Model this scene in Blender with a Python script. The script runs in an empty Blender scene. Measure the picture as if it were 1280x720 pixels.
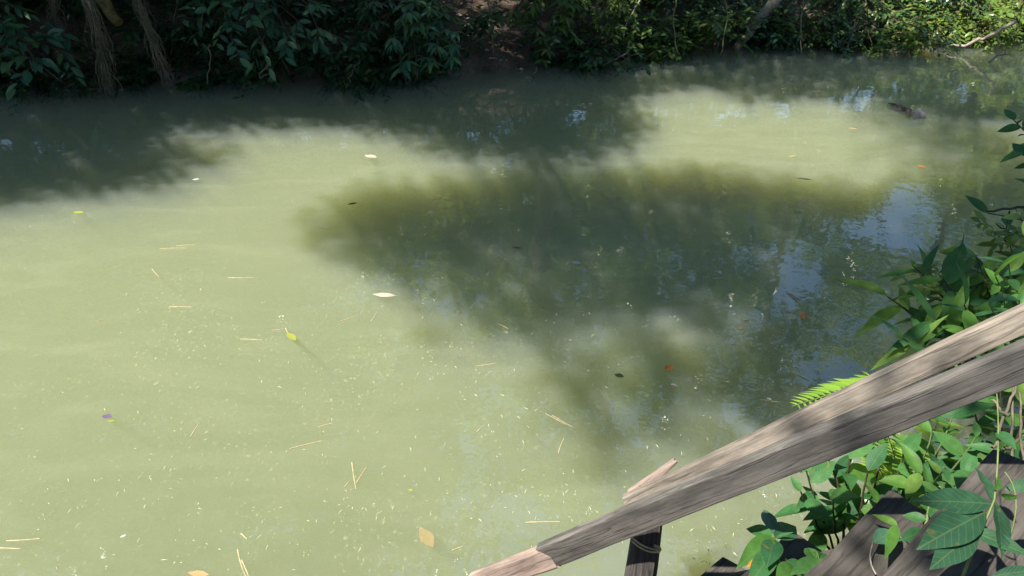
import bpy, math, random
import numpy as np
from mathutils import Vector, Matrix, noise

sc = bpy.context.scene
col = sc.collection
R = math.radians

# ------------------------------------------------------------------ camera
H = 2.6                       # eye height above the water (water surface is z = 0)
PITCH = 28.0
FPX = 985.0                   # focal length in photo pixels (1280 wide)
cam_d = bpy.data.cameras.new('camera')
cam_d.sensor_width = 36.0
cam_d.lens = 36.0 * FPX / 1280.0
cam_d.clip_start = 0.05
cam_d.clip_end = 2000.0
cam = bpy.data.objects.new('camera', cam_d)
cam.location = (0, 0, H)
cam.rotation_euler = (R(90 - PITCH), 0, 0)
col.objects.link(cam)
sc.camera = cam

# ------------------------------------------------------------------ sky and sun
SUN_AZ, SUN_EL = -126.0, 58.0          # azimuth from +Y (view direction), clockwise
world = bpy.data.worlds.new('World')
sc.world = world
world.use_nodes = True
wn = world.node_tree
wn.nodes.clear()
sky = wn.nodes.new('ShaderNodeTexSky')
sky.sky_type = 'NISHITA'
sky.sun_disc = False
sky.sun_elevation = R(SUN_EL)
sky.sun_rotation = R(SUN_AZ)
sky.air_density = 1.0
sky.dust_density = 0.15
sky.ozone_density = 2.6
bg = wn.nodes.new('ShaderNodeBackground')
bg.inputs['Strength'].default_value = 0.095
wo = wn.nodes.new('ShaderNodeOutputWorld')
wn.links.new(sky.outputs[0], bg.inputs[0])
wn.links.new(bg.outputs[0], wo.inputs[0])

SUN = Vector((math.sin(R(SUN_AZ)) * math.cos(R(SUN_EL)), math.cos(R(SUN_AZ)) * math.cos(R(SUN_EL)), math.sin(R(SUN_EL))))
sun_d = bpy.data.lights.new('sun', 'SUN')
sun_d.energy = 5.0
sun_d.angle = R(0.9)
sun_d.color = (1.0, 0.95, 0.86)
sun = bpy.data.objects.new('sun', sun_d)
sun.rotation_euler = (-SUN).to_track_quat('-Z', 'Y').to_euler()
sun.location = (-8, -5, 14)
col.objects.link(sun)

sc.view_settings.view_transform = 'Standard'
sc.view_settings.look = 'None'
sc.view_settings.exposure = 1.36
sc.view_settings.gamma = 1.0
sc.render.engine = 'CYCLES'
cy = sc.cycles
cy.use_denoising = True
cy.denoiser = 'OPENIMAGEDENOISE'
cy.max_bounces = 12
cy.diffuse_bounces = 3
cy.glossy_bounces = 3
cy.transmission_bounces = 4
cy.volume_bounces = 9
cy.transparent_max_bounces = 12
cy.caustics_reflective = False
cy.caustics_refractive = False
cy.sample_clamp_indirect = 6.0
cy.use_adaptive_sampling = False
cy.adaptive_threshold = 0.02

# ------------------------------------------------------------------ view helpers: photo pixel -> world point
cp, sp = math.cos(R(PITCH)), math.sin(R(PITCH))
def ray(px, py):
    x, u = (px - 640) / FPX, (360 - py) / FPX
    return Vector((x, cp + sp * u, -sp + cp * u))
def P(px, py, depth):
    return Vector((0, 0, H)) + ray(px, py) * depth
def W(px, py, z=0.0):
    r = ray(px, py)
    return Vector((0, 0, H)) + r * ((z - H) / r.z)

rng = np.random.default_rng(7)
rnd = random.Random(11)

# ------------------------------------------------------------------ materials
def newmat(name):
    m = bpy.data.materials.new(name)
    m.use_nodes = True
    nt = m.node_tree
    nt.nodes.clear()
    out = nt.nodes.new('ShaderNodeOutputMaterial')
    return m, nt, out
def N(nt, t, **kw):
    n = nt.nodes.new(t)
    for k, v in kw.items():
        setattr(n, k, v)
    return n
def ramp(nt, src, stops):
    r = N(nt, 'ShaderNodeValToRGB')
    cr = r.color_ramp
    while len(cr.elements) < len(stops):
        cr.elements.new(0.5)
    for e, (p, c) in zip(cr.elements, stops):
        e.position = p
        e.color = (*c, 1)
    nt.links.new(src, r.inputs[0])
    return r.outputs[0]
def math_node(nt, op, a, b=None, clamp=False):
    n = N(nt, 'ShaderNodeMath', operation=op)
    n.use_clamp = clamp
    for i, v in enumerate((a, b)):
        if v is None: continue
        if isinstance(v, (int, float)): n.inputs[i].default_value = v
        else: nt.links.new(v, n.inputs[i])
    return n.outputs[0]

def leaf_mat(name, stops, trans=0.35, rough=0.42, veins=False, per_object=False, spec=0.35):
    m, nt, out = newmat(name)
    if per_object:
        src = N(nt, 'ShaderNodeObjectInfo').outputs['Random']
    else:
        src = N(nt, 'ShaderNodeAttribute', attribute_name='rnd').outputs['Fac']
    c = ramp(nt, src, stops)
    if veins:
        uv = N(nt, 'ShaderNodeUVMap')
        sx = N(nt, 'ShaderNodeSeparateXYZ'); nt.links.new(uv.outputs[0], sx.inputs[0])
        av = math_node(nt, 'ABSOLUTE', math_node(nt, 'SUBTRACT', sx.outputs[1], 0.5))
        lat = math_node(nt, 'SINE', math_node(nt, 'MULTIPLY', math_node(nt, 'SUBTRACT', sx.outputs[0], math_node(nt, 'MULTIPLY', av, 0.45)), 62.0))
        lat = math_node(nt, 'MULTIPLY', math_node(nt, 'SUBTRACT', lat, 0.82, True), 2.2)
        mid = math_node(nt, 'MULTIPLY', math_node(nt, 'SUBTRACT', 0.035, av, True), 22.0)
        v = math_node(nt, 'MAXIMUM', lat, mid, True)
        tc = N(nt, 'ShaderNodeTexCoord')
        no = N(nt, 'ShaderNodeTexNoise'); no.inputs['Scale'].default_value = 5.0; no.inputs['Detail'].default_value = 4
        nt.links.new(tc.outputs['Object'], no.inputs[0])
        hs = N(nt, 'ShaderNodeHueSaturation')
        nt.links.new(c, hs.inputs['Color'])
        nt.links.new(math_node(nt, 'ADD', math_node(nt, 'MULTIPLY', no.outputs[0], 0.9), 0.55), hs.inputs['Value'])
        mx = N(nt, 'ShaderNodeMix', data_type='RGBA', blend_type='MIX')
        nt.links.new(math_node(nt, 'MULTIPLY', v, 0.30), mx.inputs[0])
        nt.links.new(hs.outputs[0], mx.inputs[6])
        mx.inputs[7].default_value = (0.20, 0.26, 0.09, 1)
        c = mx.outputs[2]
        n3 = N(nt, 'ShaderNodeTexNoise'); n3.inputs['Scale'].default_value = 3.2; n3.inputs['Detail'].default_value = 6
        oi = N(nt, 'ShaderNodeObjectInfo'); vm = N(nt, 'ShaderNodeVectorMath', operation='ADD')
        nt.links.new(tc.outputs['Object'], vm.inputs[0]); nt.links.new(math_node(nt, 'MULTIPLY', oi.outputs['Random'], 37.0), vm.inputs[1]); nt.links.new(vm.outputs[0], n3.inputs[0])
        mx3 = N(nt, 'ShaderNodeMix', data_type='RGBA'); nt.links.new(math_node(nt, 'MULTIPLY', math_node(nt, 'SUBTRACT', n3.outputs[0], 0.64, True), 7.0, True), mx3.inputs[0])
        nt.links.new(c, mx3.inputs[6]); mx3.inputs[7].default_value = (0.17, 0.13, 0.035, 1)
        c = mx3.outputs[2]
    b = N(nt, 'ShaderNodeBsdfPrincipled')
    nt.links.new(c, b.inputs['Base Color'])
    b.inputs['Roughness'].default_value = rough
    b.inputs['Specular IOR Level'].default_value = spec
    if veins:
        bp = N(nt, 'ShaderNodeBump'); bp.inputs['Strength'].default_value = 0.35; bp.inputs['Distance'].default_value = 0.004
        nt.links.new(v, bp.inputs['Height']); nt.links.new(bp.outputs[0], b.inputs['Normal'])
    t = N(nt, 'ShaderNodeBsdfTranslucent')
    hs2 = N(nt, 'ShaderNodeHueSaturation'); hs2.inputs['Hue'].default_value = 0.47; hs2.inputs['Saturation'].default_value = 1.1; hs2.inputs['Value'].default_value = 2.2
    nt.links.new(c, hs2.inputs['Color']); nt.links.new(hs2.outputs[0], t.inputs[0])
    mix = N(nt, 'ShaderNodeMixShader'); mix.inputs[0].default_value = trans
    nt.links.new(b.outputs[0], mix.inputs[1]); nt.links.new(t.outputs[0], mix.inputs[2])
    nt.links.new(mix.outputs[0], out.inputs[0])
    return m

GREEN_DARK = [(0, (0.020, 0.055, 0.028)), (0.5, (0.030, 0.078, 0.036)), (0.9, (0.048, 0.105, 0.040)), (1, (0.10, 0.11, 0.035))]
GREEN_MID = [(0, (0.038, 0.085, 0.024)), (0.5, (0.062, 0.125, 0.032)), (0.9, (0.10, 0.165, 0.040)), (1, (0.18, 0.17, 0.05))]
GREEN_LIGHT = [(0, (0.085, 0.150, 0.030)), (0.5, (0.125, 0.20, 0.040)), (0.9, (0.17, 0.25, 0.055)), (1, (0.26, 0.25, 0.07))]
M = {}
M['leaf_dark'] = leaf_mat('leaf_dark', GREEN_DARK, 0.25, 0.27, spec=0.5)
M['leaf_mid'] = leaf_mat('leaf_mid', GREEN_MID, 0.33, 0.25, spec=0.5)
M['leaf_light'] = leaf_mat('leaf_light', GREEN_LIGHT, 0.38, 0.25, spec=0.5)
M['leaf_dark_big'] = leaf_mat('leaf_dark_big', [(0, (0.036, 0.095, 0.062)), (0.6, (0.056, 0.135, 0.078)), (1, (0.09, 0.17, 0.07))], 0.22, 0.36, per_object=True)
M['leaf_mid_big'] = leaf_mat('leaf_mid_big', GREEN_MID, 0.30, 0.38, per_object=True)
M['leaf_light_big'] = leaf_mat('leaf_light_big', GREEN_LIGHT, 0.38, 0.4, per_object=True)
M['near_leaf'] = leaf_mat('near_leaf', [(0, (0.024, 0.085, 0.034)), (0.6, (0.034, 0.115, 0.034)), (1, (0.060, 0.150, 0.036))], 0.30, 0.5, True, True, spec=0.22)
M['near_leaf_shaded'] = leaf_mat('near_leaf_shaded', [(0, (0.018, 0.058, 0.030)), (1, (0.028, 0.082, 0.036))], 0.22, 0.5, True, True, spec=0.22)  # near leaf green darkened for the shade these leaves stand in
M['near_leaf_light'] = leaf_mat('near_leaf_light', [(0, (0.055, 0.15, 0.030)), (0.6, (0.080, 0.19, 0.034)), (1, (0.13, 0.22, 0.045))], 0.46, 0.5, True, True, spec=0.22)
M['near_leaf_blue'] = leaf_mat('near_leaf_blue', [(0, (0.030, 0.080, 0.055)), (1, (0.040, 0.100, 0.060))], 0.2, 0.36, True, True)
M['fern'] = leaf_mat('fern', [(0, (0.13, 0.26, 0.03)), (1, (0.20, 0.33, 0.045))], 0.45, 0.45, False, True)
M['pale_grass'] = leaf_mat('pale_grass', [(0, (0.10, 0.17, 0.04)), (0.5, (0.20, 0.23, 0.09)), (1, (0.30, 0.28, 0.14))], 0.4, 0.5)

def wood_mat(name, dark, mid, light, scale=1.0, rough=0.75, patch=None):
    m, nt, out = newmat(name)
    tc = N(nt, 'ShaderNodeTexCoord')
    mp = N(nt, 'ShaderNodeMapping'); mp.inputs['Scale'].default_value = (6.5 * scale, 100 * scale, 100 * scale)
    nt.links.new(tc.outputs['Object'], mp.inputs[0])
    warp = N(nt, 'ShaderNodeTexNoise'); warp.inputs['Scale'].default_value = 1.3; warp.inputs['Detail'].default_value = 3
    mp2 = N(nt, 'ShaderNodeMapping'); mp2.inputs['Scale'].default_value = (3.0 * scale, 9 * scale, 9 * scale)
    nt.links.new(tc.outputs['Object'], mp2.inputs[0]); nt.links.new(mp2.outputs[0], warp.inputs[0])
    add = N(nt, 'ShaderNodeVectorMath', operation='MULTIPLY_ADD')
    nt.links.new(warp.outputs['Color'], add.inputs[0]); add.inputs[1].default_value = (0, 2.2, 2.2); nt.links.new(mp.outputs[0], add.inputs[2])
    g = N(nt, 'ShaderNodeTexNoise'); g.inputs['Scale'].default_value = 1.0; g.inputs['Detail'].default_value = 7; g.inputs['Roughness'].default_value = 0.62
    nt.links.new(add.outputs[0], g.inputs[0])
    c = ramp(nt, g.outputs[0], [(0.30, tuple(a_ * .5 + b_ * .5 for a_, b_ in zip(dark, mid))), (0.48, mid), (0.72, tuple(a_ * .6 + b_ * .4 for a_, b_ in zip(light, mid)))])
    # broad weather patches
    n2 = N(nt, 'ShaderNodeTexNoise'); n2.inputs['Scale'].default_value = 1.0; n2.inputs['Detail'].default_value = 7; n2.inputs['Roughness'].default_value = 0.62
    mp4 = N(nt, 'ShaderNodeMapping'); mp4.inputs['Scale'].default_value = (5, 16, 16); nt.links.new(tc.outputs['Object'], mp4.inputs[0]); nt.links.new(mp4.outputs[0], n2.inputs[0])
    mx = N(nt, 'ShaderNodeMix', data_type='RGBA', blend_type='MULTIPLY')
    mx.inputs[0].default_value = 0.9
    nt.links.new(c, mx.inputs[6])
    nt.links.new(ramp(nt, n2.outputs[0], [(0.33, (0.42, 0.41, 0.41)), (0.55, (0.9, 0.88, 0.86)), (0.72, (1.15, 1.12, 1.05))]), mx.inputs[7])
    c = mx.outputs[2]
    # fine dark cracks along the grain
    mp3 = N(nt, 'ShaderNodeMapping'); mp3.inputs['Scale'].default_value = (1.4 * scale, 90 * scale, 90 * scale)
    nt.links.new(tc.outputs['Object'], mp3.inputs[0])
    add3 = N(nt, 'ShaderNodeVectorMath', operation='MULTIPLY_ADD')
    nt.links.new(warp.outputs['Color'], add3.inputs[0]); add3.inputs[1].default_value = (0, 2.5, 2.5); nt.links.new(mp3.outputs[0], add3.inputs[2])
    v = N(nt, 'ShaderNodeTexNoise'); v.inputs['Scale'].default_value = 0.35; v.inputs['Detail'].default_value = 3
    nt.links.new(add3.outputs[0], v.inputs[0])
    crack = math_node(nt, 'MULTIPLY', math_node(nt, 'SUBTRACT', 0.028, math_node(nt, 'ABSOLUTE', math_node(nt, 'SUBTRACT', v.outputs[0], 0.5)), True), 30.0, True)
    mx2 = N(nt, 'ShaderNodeMix', data_type='RGBA'); nt.links.new(math_node(nt, 'MULTIPLY', crack, 0.7), mx2.inputs[0])
    nt.links.new(c, mx2.inputs[6]); mx2.inputs[7].default_value = (dark[0] * .35, dark[1] * .35, dark[2] * .35, 1)
    b = N(nt, 'ShaderNodeBsdfPrincipled'); b.inputs['Roughness'].default_value = rough; b.inputs['Specular IOR Level'].default_value = 0.25
    nt.links.new(mx2.outputs[2], b.inputs['Base Color'])
    h = math_node(nt, 'SUBTRACT', g.outputs[0], crack)
    bp = N(nt, 'ShaderNodeBump'); bp.inputs['Strength'].default_value = 0.4; bp.inputs['Distance'].default_value = 0.003
    nt.links.new(h, bp.inputs['Height']); nt.links.new(bp.outputs[0], b.inputs['Normal'])
    nt.links.new(b.outputs[0], out.inputs[0])
    return m
M['rail_grey'] = wood_mat('rail_grey', (0.065, 0.060, 0.054), (0.125, 0.116, 0.105), (0.20, 0.188, 0.172))
M['rail_tan'] = wood_mat('rail_tan', (0.12, 0.102, 0.082), (0.245, 0.212, 0.175), (0.39, 0.345, 0.29))
M['rail_pink'] = wood_mat('rail_pink', (0.16, 0.115, 0.094), (0.28, 0.215, 0.18), (0.40, 0.32, 0.28))
M['post_dark'] = wood_mat('post_dark', (0.018, 0.016, 0.016), (0.050, 0.044, 0.042), (0.16, 0.14, 0.13), 1.3)
M['tread'] = wood_mat('tread', (0.046, 0.041, 0.036), (0.080, 0.072, 0.064), (0.115, 0.105, 0.094), 1.0, 0.9)

def bark_mat(name, dark, mid, light):
    m, nt, out = newmat(name)
    tc = N(nt, 'ShaderNodeTexCoord')
    n1 = N(nt, 'ShaderNodeTexNoise'); n1.inputs['Scale'].default_value = 7; n1.inputs['Detail'].default_value = 8; n1.inputs['Roughness'].default_value = 0.65
    n2 = N(nt, 'ShaderNodeTexNoise'); n2.inputs['Scale'].default_value = 38; n2.inputs['Detail'].default_value = 5
    nt.links.new(tc.outputs['Object'], n1.inputs[0]); nt.links.new(tc.outputs['Object'], n2.inputs[0])
    h = math_node(nt, 'ADD', math_node(nt, 'MULTIPLY', n1.outputs[0], 0.6), math_node(nt, 'MULTIPLY', n2.outputs[0], 0.4))
    b = N(nt, 'ShaderNodeBsdfPrincipled'); b.inputs['Roughness'].default_value = 0.9; b.inputs['Specular IOR Level'].default_value = 0.2
    nt.links.new(ramp(nt, h, [(0.36, dark), (0.5, mid), (0.66, light)]), b.inputs['Base Color'])
    bp = N(nt, 'ShaderNodeBump'); bp.inputs['Strength'].default_value = 0.7; bp.inputs['Distance'].default_value = 0.01
    nt.links.new(h, bp.inputs['Height']); nt.links.new(bp.outputs[0], b.inputs['Normal'])
    nt.links.new(b.outputs[0], out.inputs[0])
    return m
M['bark'] = bark_mat('bark', (0.045, 0.036, 0.028), (0.11, 0.090, 0.070), (0.20, 0.17, 0.14))
M['bark_dark'] = bark_mat('bark_dark', (0.015, 0.012, 0.010), (0.035, 0.030, 0.026), (0.08, 0.07, 0.06))
M['bark_pale'] = bark_mat('bark_pale', (0.13, 0.11, 0.09), (0.24, 0.205, 0.17), (0.38, 0.34, 0.29))
M['bark_moss'] = bark_mat('bark_moss', (0.05, 0.042, 0.022), (0.14, 0.105, 0.045), (0.24, 0.18, 0.075))
M['dry'] = bark_mat('dry', (0.075, 0.062, 0.042), (0.135, 0.116, 0.08), (0.21, 0.18, 0.125))
def plain(name, colr, rough=0.6, trans=0.0, var=0.25):
    m, nt, out = newmat(name)
    tc = N(nt, 'ShaderNodeTexCoord')
    no = N(nt, 'ShaderNodeTexNoise'); no.inputs['Scale'].default_value = 40.0; no.inputs['Detail'].default_value = 4
    nt.links.new(tc.outputs['Object'], no.inputs[0])
    lo = tuple(x * (1 - var) for x in colr); hi = tuple(min(1, x * (1 + var)) for x in colr)
    c = ramp(nt, no.outputs[0], [(0.3, lo), (0.7, hi)])
    b = N(nt, 'ShaderNodeBsdfPrincipled'); b.inputs['Roughness'].default_value = rough; b.inputs['Specular IOR Level'].default_value = 0.3
    nt.links.new(c, b.inputs['Base Color'])
    if trans:
        t = N(nt, 'ShaderNodeBsdfTranslucent'); nt.links.new(c, t.inputs[0])
        mix = N(nt, 'ShaderNodeMixShader'); mix.inputs[0].default_value = trans
        nt.links.new(b.outputs[0], mix.inputs[1]); nt.links.new(t.outputs[0], mix.inputs[2]); nt.links.new(mix.outputs[0], out.inputs[0])
    else:
        nt.links.new(b.outputs[0], out.inputs[0])
    return m
M['stem'] = plain('stem', (0.075, 0.11, 0.035))
M['stem_brown'] = plain('stem_brown', (0.045, 0.032, 0.022))
M['vine_green'] = plain('vine_green', (0.11, 0.145, 0.045))
M['needle'] = plain('needle', (0.36, 0.30, 0.17), 0.5)
M['fleck'] = plain('fleck', (0.30, 0.31, 0.19), 0.5)
M['f_pale'] = plain('f_pale', (0.36, 0.30, 0.24)); M['f_white'] = plain('f_white', (0.38, 0.37, 0.31))
M['f_yellow'] = plain('f_yellow', (0.20, 0.22, 0.035)); M['f_orange'] = plain('f_orange', (0.45, 0.15, 0.02))
M['f_green'] = plain('f_green', (0.045, 0.065, 0.018)); M['f_brown'] = plain('f_brown', (0.10, 0.06, 0.03))
M['f_purple'] = plain('f_purple', (0.10, 0.07, 0.12)); M['f_tan'] = plain('f_tan', (0.28, 0.20, 0.09))
M['f_red'] = plain('f_red', (0.28, 0.12, 0.07))
M['stone'] = plain('stone', (0.20, 0.19, 0.18), 0.7)

# ground
def ground_material():
    m, nt, out = newmat('soil')
    tc = N(nt, 'ShaderNodeTexCoord')
    n1 = N(nt, 'ShaderNodeTexNoise'); n1.inputs['Scale'].default_value = 2.3; n1.inputs['Detail'].default_value = 9
    n2 = N(nt, 'ShaderNodeTexNoise'); n2.inputs['Scale'].default_value = 26; n2.inputs['Detail'].default_value = 6
    nt.links.new(tc.outputs['Object'], n1.inputs[0]); nt.links.new(tc.outputs['Object'], n2.inputs[0])
    c = ramp(nt, n1.outputs[0], [(0.3, (0.07, 0.050, 0.036)), (0.55, (0.15, 0.11, 0.082)), (0.75, (0.26, 0.195, 0.15))])
    mx = N(nt, 'ShaderNodeMix', data_type='RGBA', blend_type='MULTIPLY'); mx.inputs[0].default_value = 0.8
    nt.links.new(c, mx.inputs[6]); nt.links.new(ramp(nt, n2.outputs[0], [(0.3, (0.4, 0.4, 0.4)), (0.7, (1.2, 1.2, 1.2))]), mx.inputs[7])
    b = N(nt, 'ShaderNodeBsdfPrincipled'); b.inputs['Roughness'].default_value = 0.95; b.inputs['Specular IOR Level'].default_value = 0.15
    nt.links.new(mx.outputs[2], b.inputs['Base Color'])
    bp = N(nt, 'ShaderNodeBump'); bp.inputs['Strength'].default_value = 0.8; bp.inputs['Distance'].default_value = 0.03
    nt.links.new(n2.outputs[0], bp.inputs['Height']); nt.links.new(bp.outputs[0], b.inputs['Normal'])
    nt.links.new(b.outputs[0], out.inputs[0])
    return m
M['soil'] = ground_material()

# turbid water: a clear reflecting skin over a body that scatters light (silt) and absorbs blue
def water_material():
    m, nt, out = newmat('turbid_water')
    tc = N(nt, 'ShaderNodeTexCoord')
    n1 = N(nt, 'ShaderNodeTexNoise'); n1.inputs['Scale'].default_value = 2.2; n1.inputs['Detail'].default_value = 3; n1.inputs['Roughness'].default_value = 0.5
    n2 = N(nt, 'ShaderNodeTexNoise'); n2.inputs['Scale'].default_value = 9.0; n2.inputs['Detail'].default_value = 3
    nt.links.new(tc.outputs['Object'], n1.inputs[0]); nt.links.new(tc.outputs['Object'], n2.inputs[0])
    h = math_node(nt, 'ADD', n1.outputs[0], math_node(nt, 'MULTIPLY', n2.outputs[0], 0.16))
    bp = N(nt, 'ShaderNodeBump'); bp.inputs['Strength'].default_value = 1.0; bp.inputs['Distance'].default_value = 0.0042
    nt.links.new(h, bp.inputs['Height'])
    fr = N(nt, 'ShaderNodeFresnel'); fr.inputs['IOR'].default_value = 2.25
    nt.links.new(bp.outputs[0], fr.inputs['Normal'])
    ge = N(nt, 'ShaderNodeNewGeometry')
    fac = math_node(nt, 'MULTIPLY', fr.outputs[0], math_node(nt, 'SUBTRACT', 1.0, ge.outputs['Backfacing']))
    tr = N(nt, 'ShaderNodeBsdfTransparent')
    gl = N(nt, 'ShaderNodeBsdfGlossy'); gl.inputs['Roughness'].default_value = 0.004
    nt.links.new(bp.outputs[0], gl.inputs['Normal'])
    mix = N(nt, 'ShaderNodeMixShader')
    nt.links.new(fac, mix.inputs[0]); nt.links.new(tr.outputs[0], mix.inputs[1]); nt.links.new(gl.outputs[0], mix.inputs[2])
    # thin film and specks painted in for mirrored sunlit leaves and lit-water mottling
    def nz(scale, detail, dist=0.0, stretch=None):
        n_ = N(nt, 'ShaderNodeTexNoise'); n_.inputs['Scale'].default_value = scale; n_.inputs['Detail'].default_value = detail; n_.inputs['Distortion'].default_value = dist
        if stretch:
            mp_ = N(nt, 'ShaderNodeMapping'); mp_.inputs['Scale'].default_value = stretch; mp_.inputs['Rotation'].default_value = (0, 0, R(12))
            nt.links.new(tc.outputs['Object'], mp_.inputs[0]); nt.links.new(mp_.outputs[0], n_.inputs[0])
        else:
            nt.links.new(tc.outputs['Object'], n_.inputs[0])
        return n_.outputs[0]
    def step(v, lo, gain): return math_node(nt, 'MULTIPLY', math_node(nt, 'SUBTRACT', v, lo, True), gain, True)
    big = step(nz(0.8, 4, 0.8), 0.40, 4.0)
    leaf_glints = math_node(nt, 'MULTIPLY', math_node(nt, 'MULTIPLY', step(nz(48, 2, 0.6, (1.4, 0.6, 1)), 0.61, 9.0), big), 0.28)
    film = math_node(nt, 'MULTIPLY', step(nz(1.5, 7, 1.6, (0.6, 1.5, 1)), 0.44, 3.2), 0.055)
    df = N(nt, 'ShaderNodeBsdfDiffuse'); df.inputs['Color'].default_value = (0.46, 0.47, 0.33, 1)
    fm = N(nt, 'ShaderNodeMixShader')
    nt.links.new(math_node(nt, 'MULTIPLY', math_node(nt, 'MAXIMUM', leaf_glints, film), math_node(nt, 'SUBTRACT', 1.0, ge.outputs['Backfacing'])), fm.inputs[0])
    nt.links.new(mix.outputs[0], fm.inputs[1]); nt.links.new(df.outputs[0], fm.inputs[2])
    nt.links.new(fm.outputs[0], out.inputs['Surface'])
    vs = N(nt, 'ShaderNodeVolumeScatter'); vs.inputs['Color'].default_value = (0.70, 0.80, 0.98, 1); vs.inputs['Density'].default_value = 1.45
    vs.inputs['Anisotropy'].default_value = 0.0
    va = N(nt, 'ShaderNodeVolumeAbsorption'); va.inputs['Color'].default_value = (0.66, 0.67, 0.10, 1); va.inputs['Density'].default_value = 2.35
    ad = N(nt, 'ShaderNodeAddShader')
    nt.links.new(vs.outputs[0], ad.inputs[0]); nt.links.new(va.outputs[0], ad.inputs[1])
    nt.links.new(ad.outputs[0], out.inputs['Volume'])
    return m
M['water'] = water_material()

# ------------------------------------------------------------------ mesh and object helpers
def mesh_np(name, verts, faces, mat, face_rnd=None, smooth=True):
    """faces: int array (n, k) with one k for all faces"""
    me = bpy.data.meshes.new(name)
    verts = np.asarray(verts, dtype=np.float32); faces = np.asarray(faces, dtype=np.int32)
    n, k = faces.shape
    me.vertices.add(len(verts)); me.vertices.foreach_set('co', verts.ravel())
    me.loops.add(n * k); me.loops.foreach_set('vertex_index', faces.ravel())
    me.polygons.add(n); me.polygons.foreach_set('loop_start', np.arange(0, n * k, k, dtype=np.int32))
    me.polygons.foreach_set('use_smooth', np.full(n, smooth, dtype=bool))
    if face_rnd is not None:
        a = me.attributes.new('rnd', 'FLOAT', 'FACE'); a.data.foreach_set('value', np.asarray(face_rnd, dtype=np.float32))
    me.update(calc_edges=True)
    me.materials.append(mat)
    return me
def add(name, me, parent=None, loc=None):
    o = bpy.data.objects.new(name, me)
    col.objects.link(o)
    if parent is not None: o.parent = parent
    if loc is not None: o.location = loc
    return o
def tag(o, label=None, cat=None, group=None, kind=None):
    if label: o['label'] = label
    if cat: o['category'] = cat
    if group: o['group'] = group
    if kind: o['kind'] = kind
    return o
def thing(name, label, cat, loc=(0, 0, 0), group=None):
    o = bpy.data.objects.new(name, None); o.empty_display_size = 0.1
    o.location = loc; col.objects.link(o)
    return tag(o, label, cat, group)

class Tubes:
    """collects tapered tubes into one mesh"""
    def __init__(s): s.v, s.f, s.n = [], [], 0
    def tube(s, pts, r0, r1, sides=6, prof=None):
        pts = np.asarray(pts, dtype=float); n = len(pts)
        t = np.gradient(pts, axis=0); t /= np.linalg.norm(t, axis=1)[:, None] + 1e-9
        ref = np.array([0, 0, 1.0]) if abs(t[0][2]) < 0.9 else np.array([1.0, 0, 0])
        a = np.cross(t, ref); a /= np.linalg.norm(a, axis=1)[:, None] + 1e-9
        b = np.cross(t, a)
        rad = np.linspace(r0, r1, n) if prof is None else np.asarray(prof)
        th = np.linspace(0, 2 * math.pi, sides, endpoint=False)
        ring = pts[:, None, :] + rad[:, None, None] * (np.cos(th)[None, :, None] * a[:, None, :] + np.sin(th)[None, :, None] * b[:, None, :])
        s.v.append(ring.reshape(-1, 3))
        i = np.arange(n - 1)[:, None] * sides; j = np.arange(sides)[None, :]; j2 = (j + 1) % sides
        f = np.stack([i + j, i + j2, i + sides + j2, i + sides + j], -1).reshape(-1, 4) + s.n
        s.f.append(f); s.n += n * sides
    def mesh(s, name, mat): return mesh_np(name, np.concatenate(s.v), np.concatenate(s.f), mat)

def curve(p0, p1, sag=0.0, bend=None, n=8, jit=0.0, r=rng):
    p0, p1 = np.asarray(p0, float), np.asarray(p1, float)
    t = np.linspace(0, 1, n)[:, None]
    m = (p0 + p1) / 2 + np.array([0, 0, sag]) + (np.asarray(bend, float) if bend is not None else 0)
    p = (1 - t) ** 2 * p0 + 2 * t * (1 - t) * m + t ** 2 * p1
    if jit:
        j = r.normal(0, jit, p.shape); j[0] = 0; p = p + j
    return p

def unit(a):
    return a / (np.linalg.norm(a, axis=-1, keepdims=True) + 1e-9)
LEAF_V = {   # x along, y across, z up, unit length
    'diamond': (np.array([[0, 0, 0], [.45, .5, .07], [1, 0, -.04], [.45, -.5, .07]]), np.array([[0, 3, 2], [0, 2, 1]])),
    'leaf': (np.array([[0, 0, 0], [.28, .42, .05], [.30, 0, .0], [.28, -.42, .05], [.66, .38, .03], [.68, 0, -.02], [.66, -.38, .03], [1, 0, -.09]]),
             np.array([[0, 2, 1], [0, 3, 2], [1, 2, 5], [1, 5, 4], [2, 3, 6], [2, 6, 5], [4, 5, 7], [5, 6, 7]])),
}
def leaves_arrays(pos, d, nrm, length, ratio, kind='diamond'):
    base, fc = LEAF_V[kind]
    pos = np.asarray(pos, float); d = unit(np.asarray(d, float)); nrm = np.asarray(nrm, float)
    y = unit(np.cross(nrm, d)); z = np.cross(d, y)
    L = np.broadcast_to(np.asarray(length, float), (len(pos),))[:, None, None]
    V = pos[:, None, :] + L * (base[None, :, 0:1] * d[:, None, :] + ratio * base[None, :, 1:2] * y[:, None, :] + base[None, :, 2:3] * z[:, None, :])
    F = (np.arange(len(pos)) * len(base))[:, None, None] + fc[None]
    return V.reshape(-1, 3), F.reshape(-1, 3), len(fc)
def leaves_mesh(name, pos, d, nrm, length, ratio, mat, kind='diamond', r=rng):
    v, f, k = leaves_arrays(pos, d, nrm, length, ratio, kind)
    rv = np.repeat(r.random(len(pos)), k)
    return mesh_np(name, v, f, mat, rv)

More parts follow.
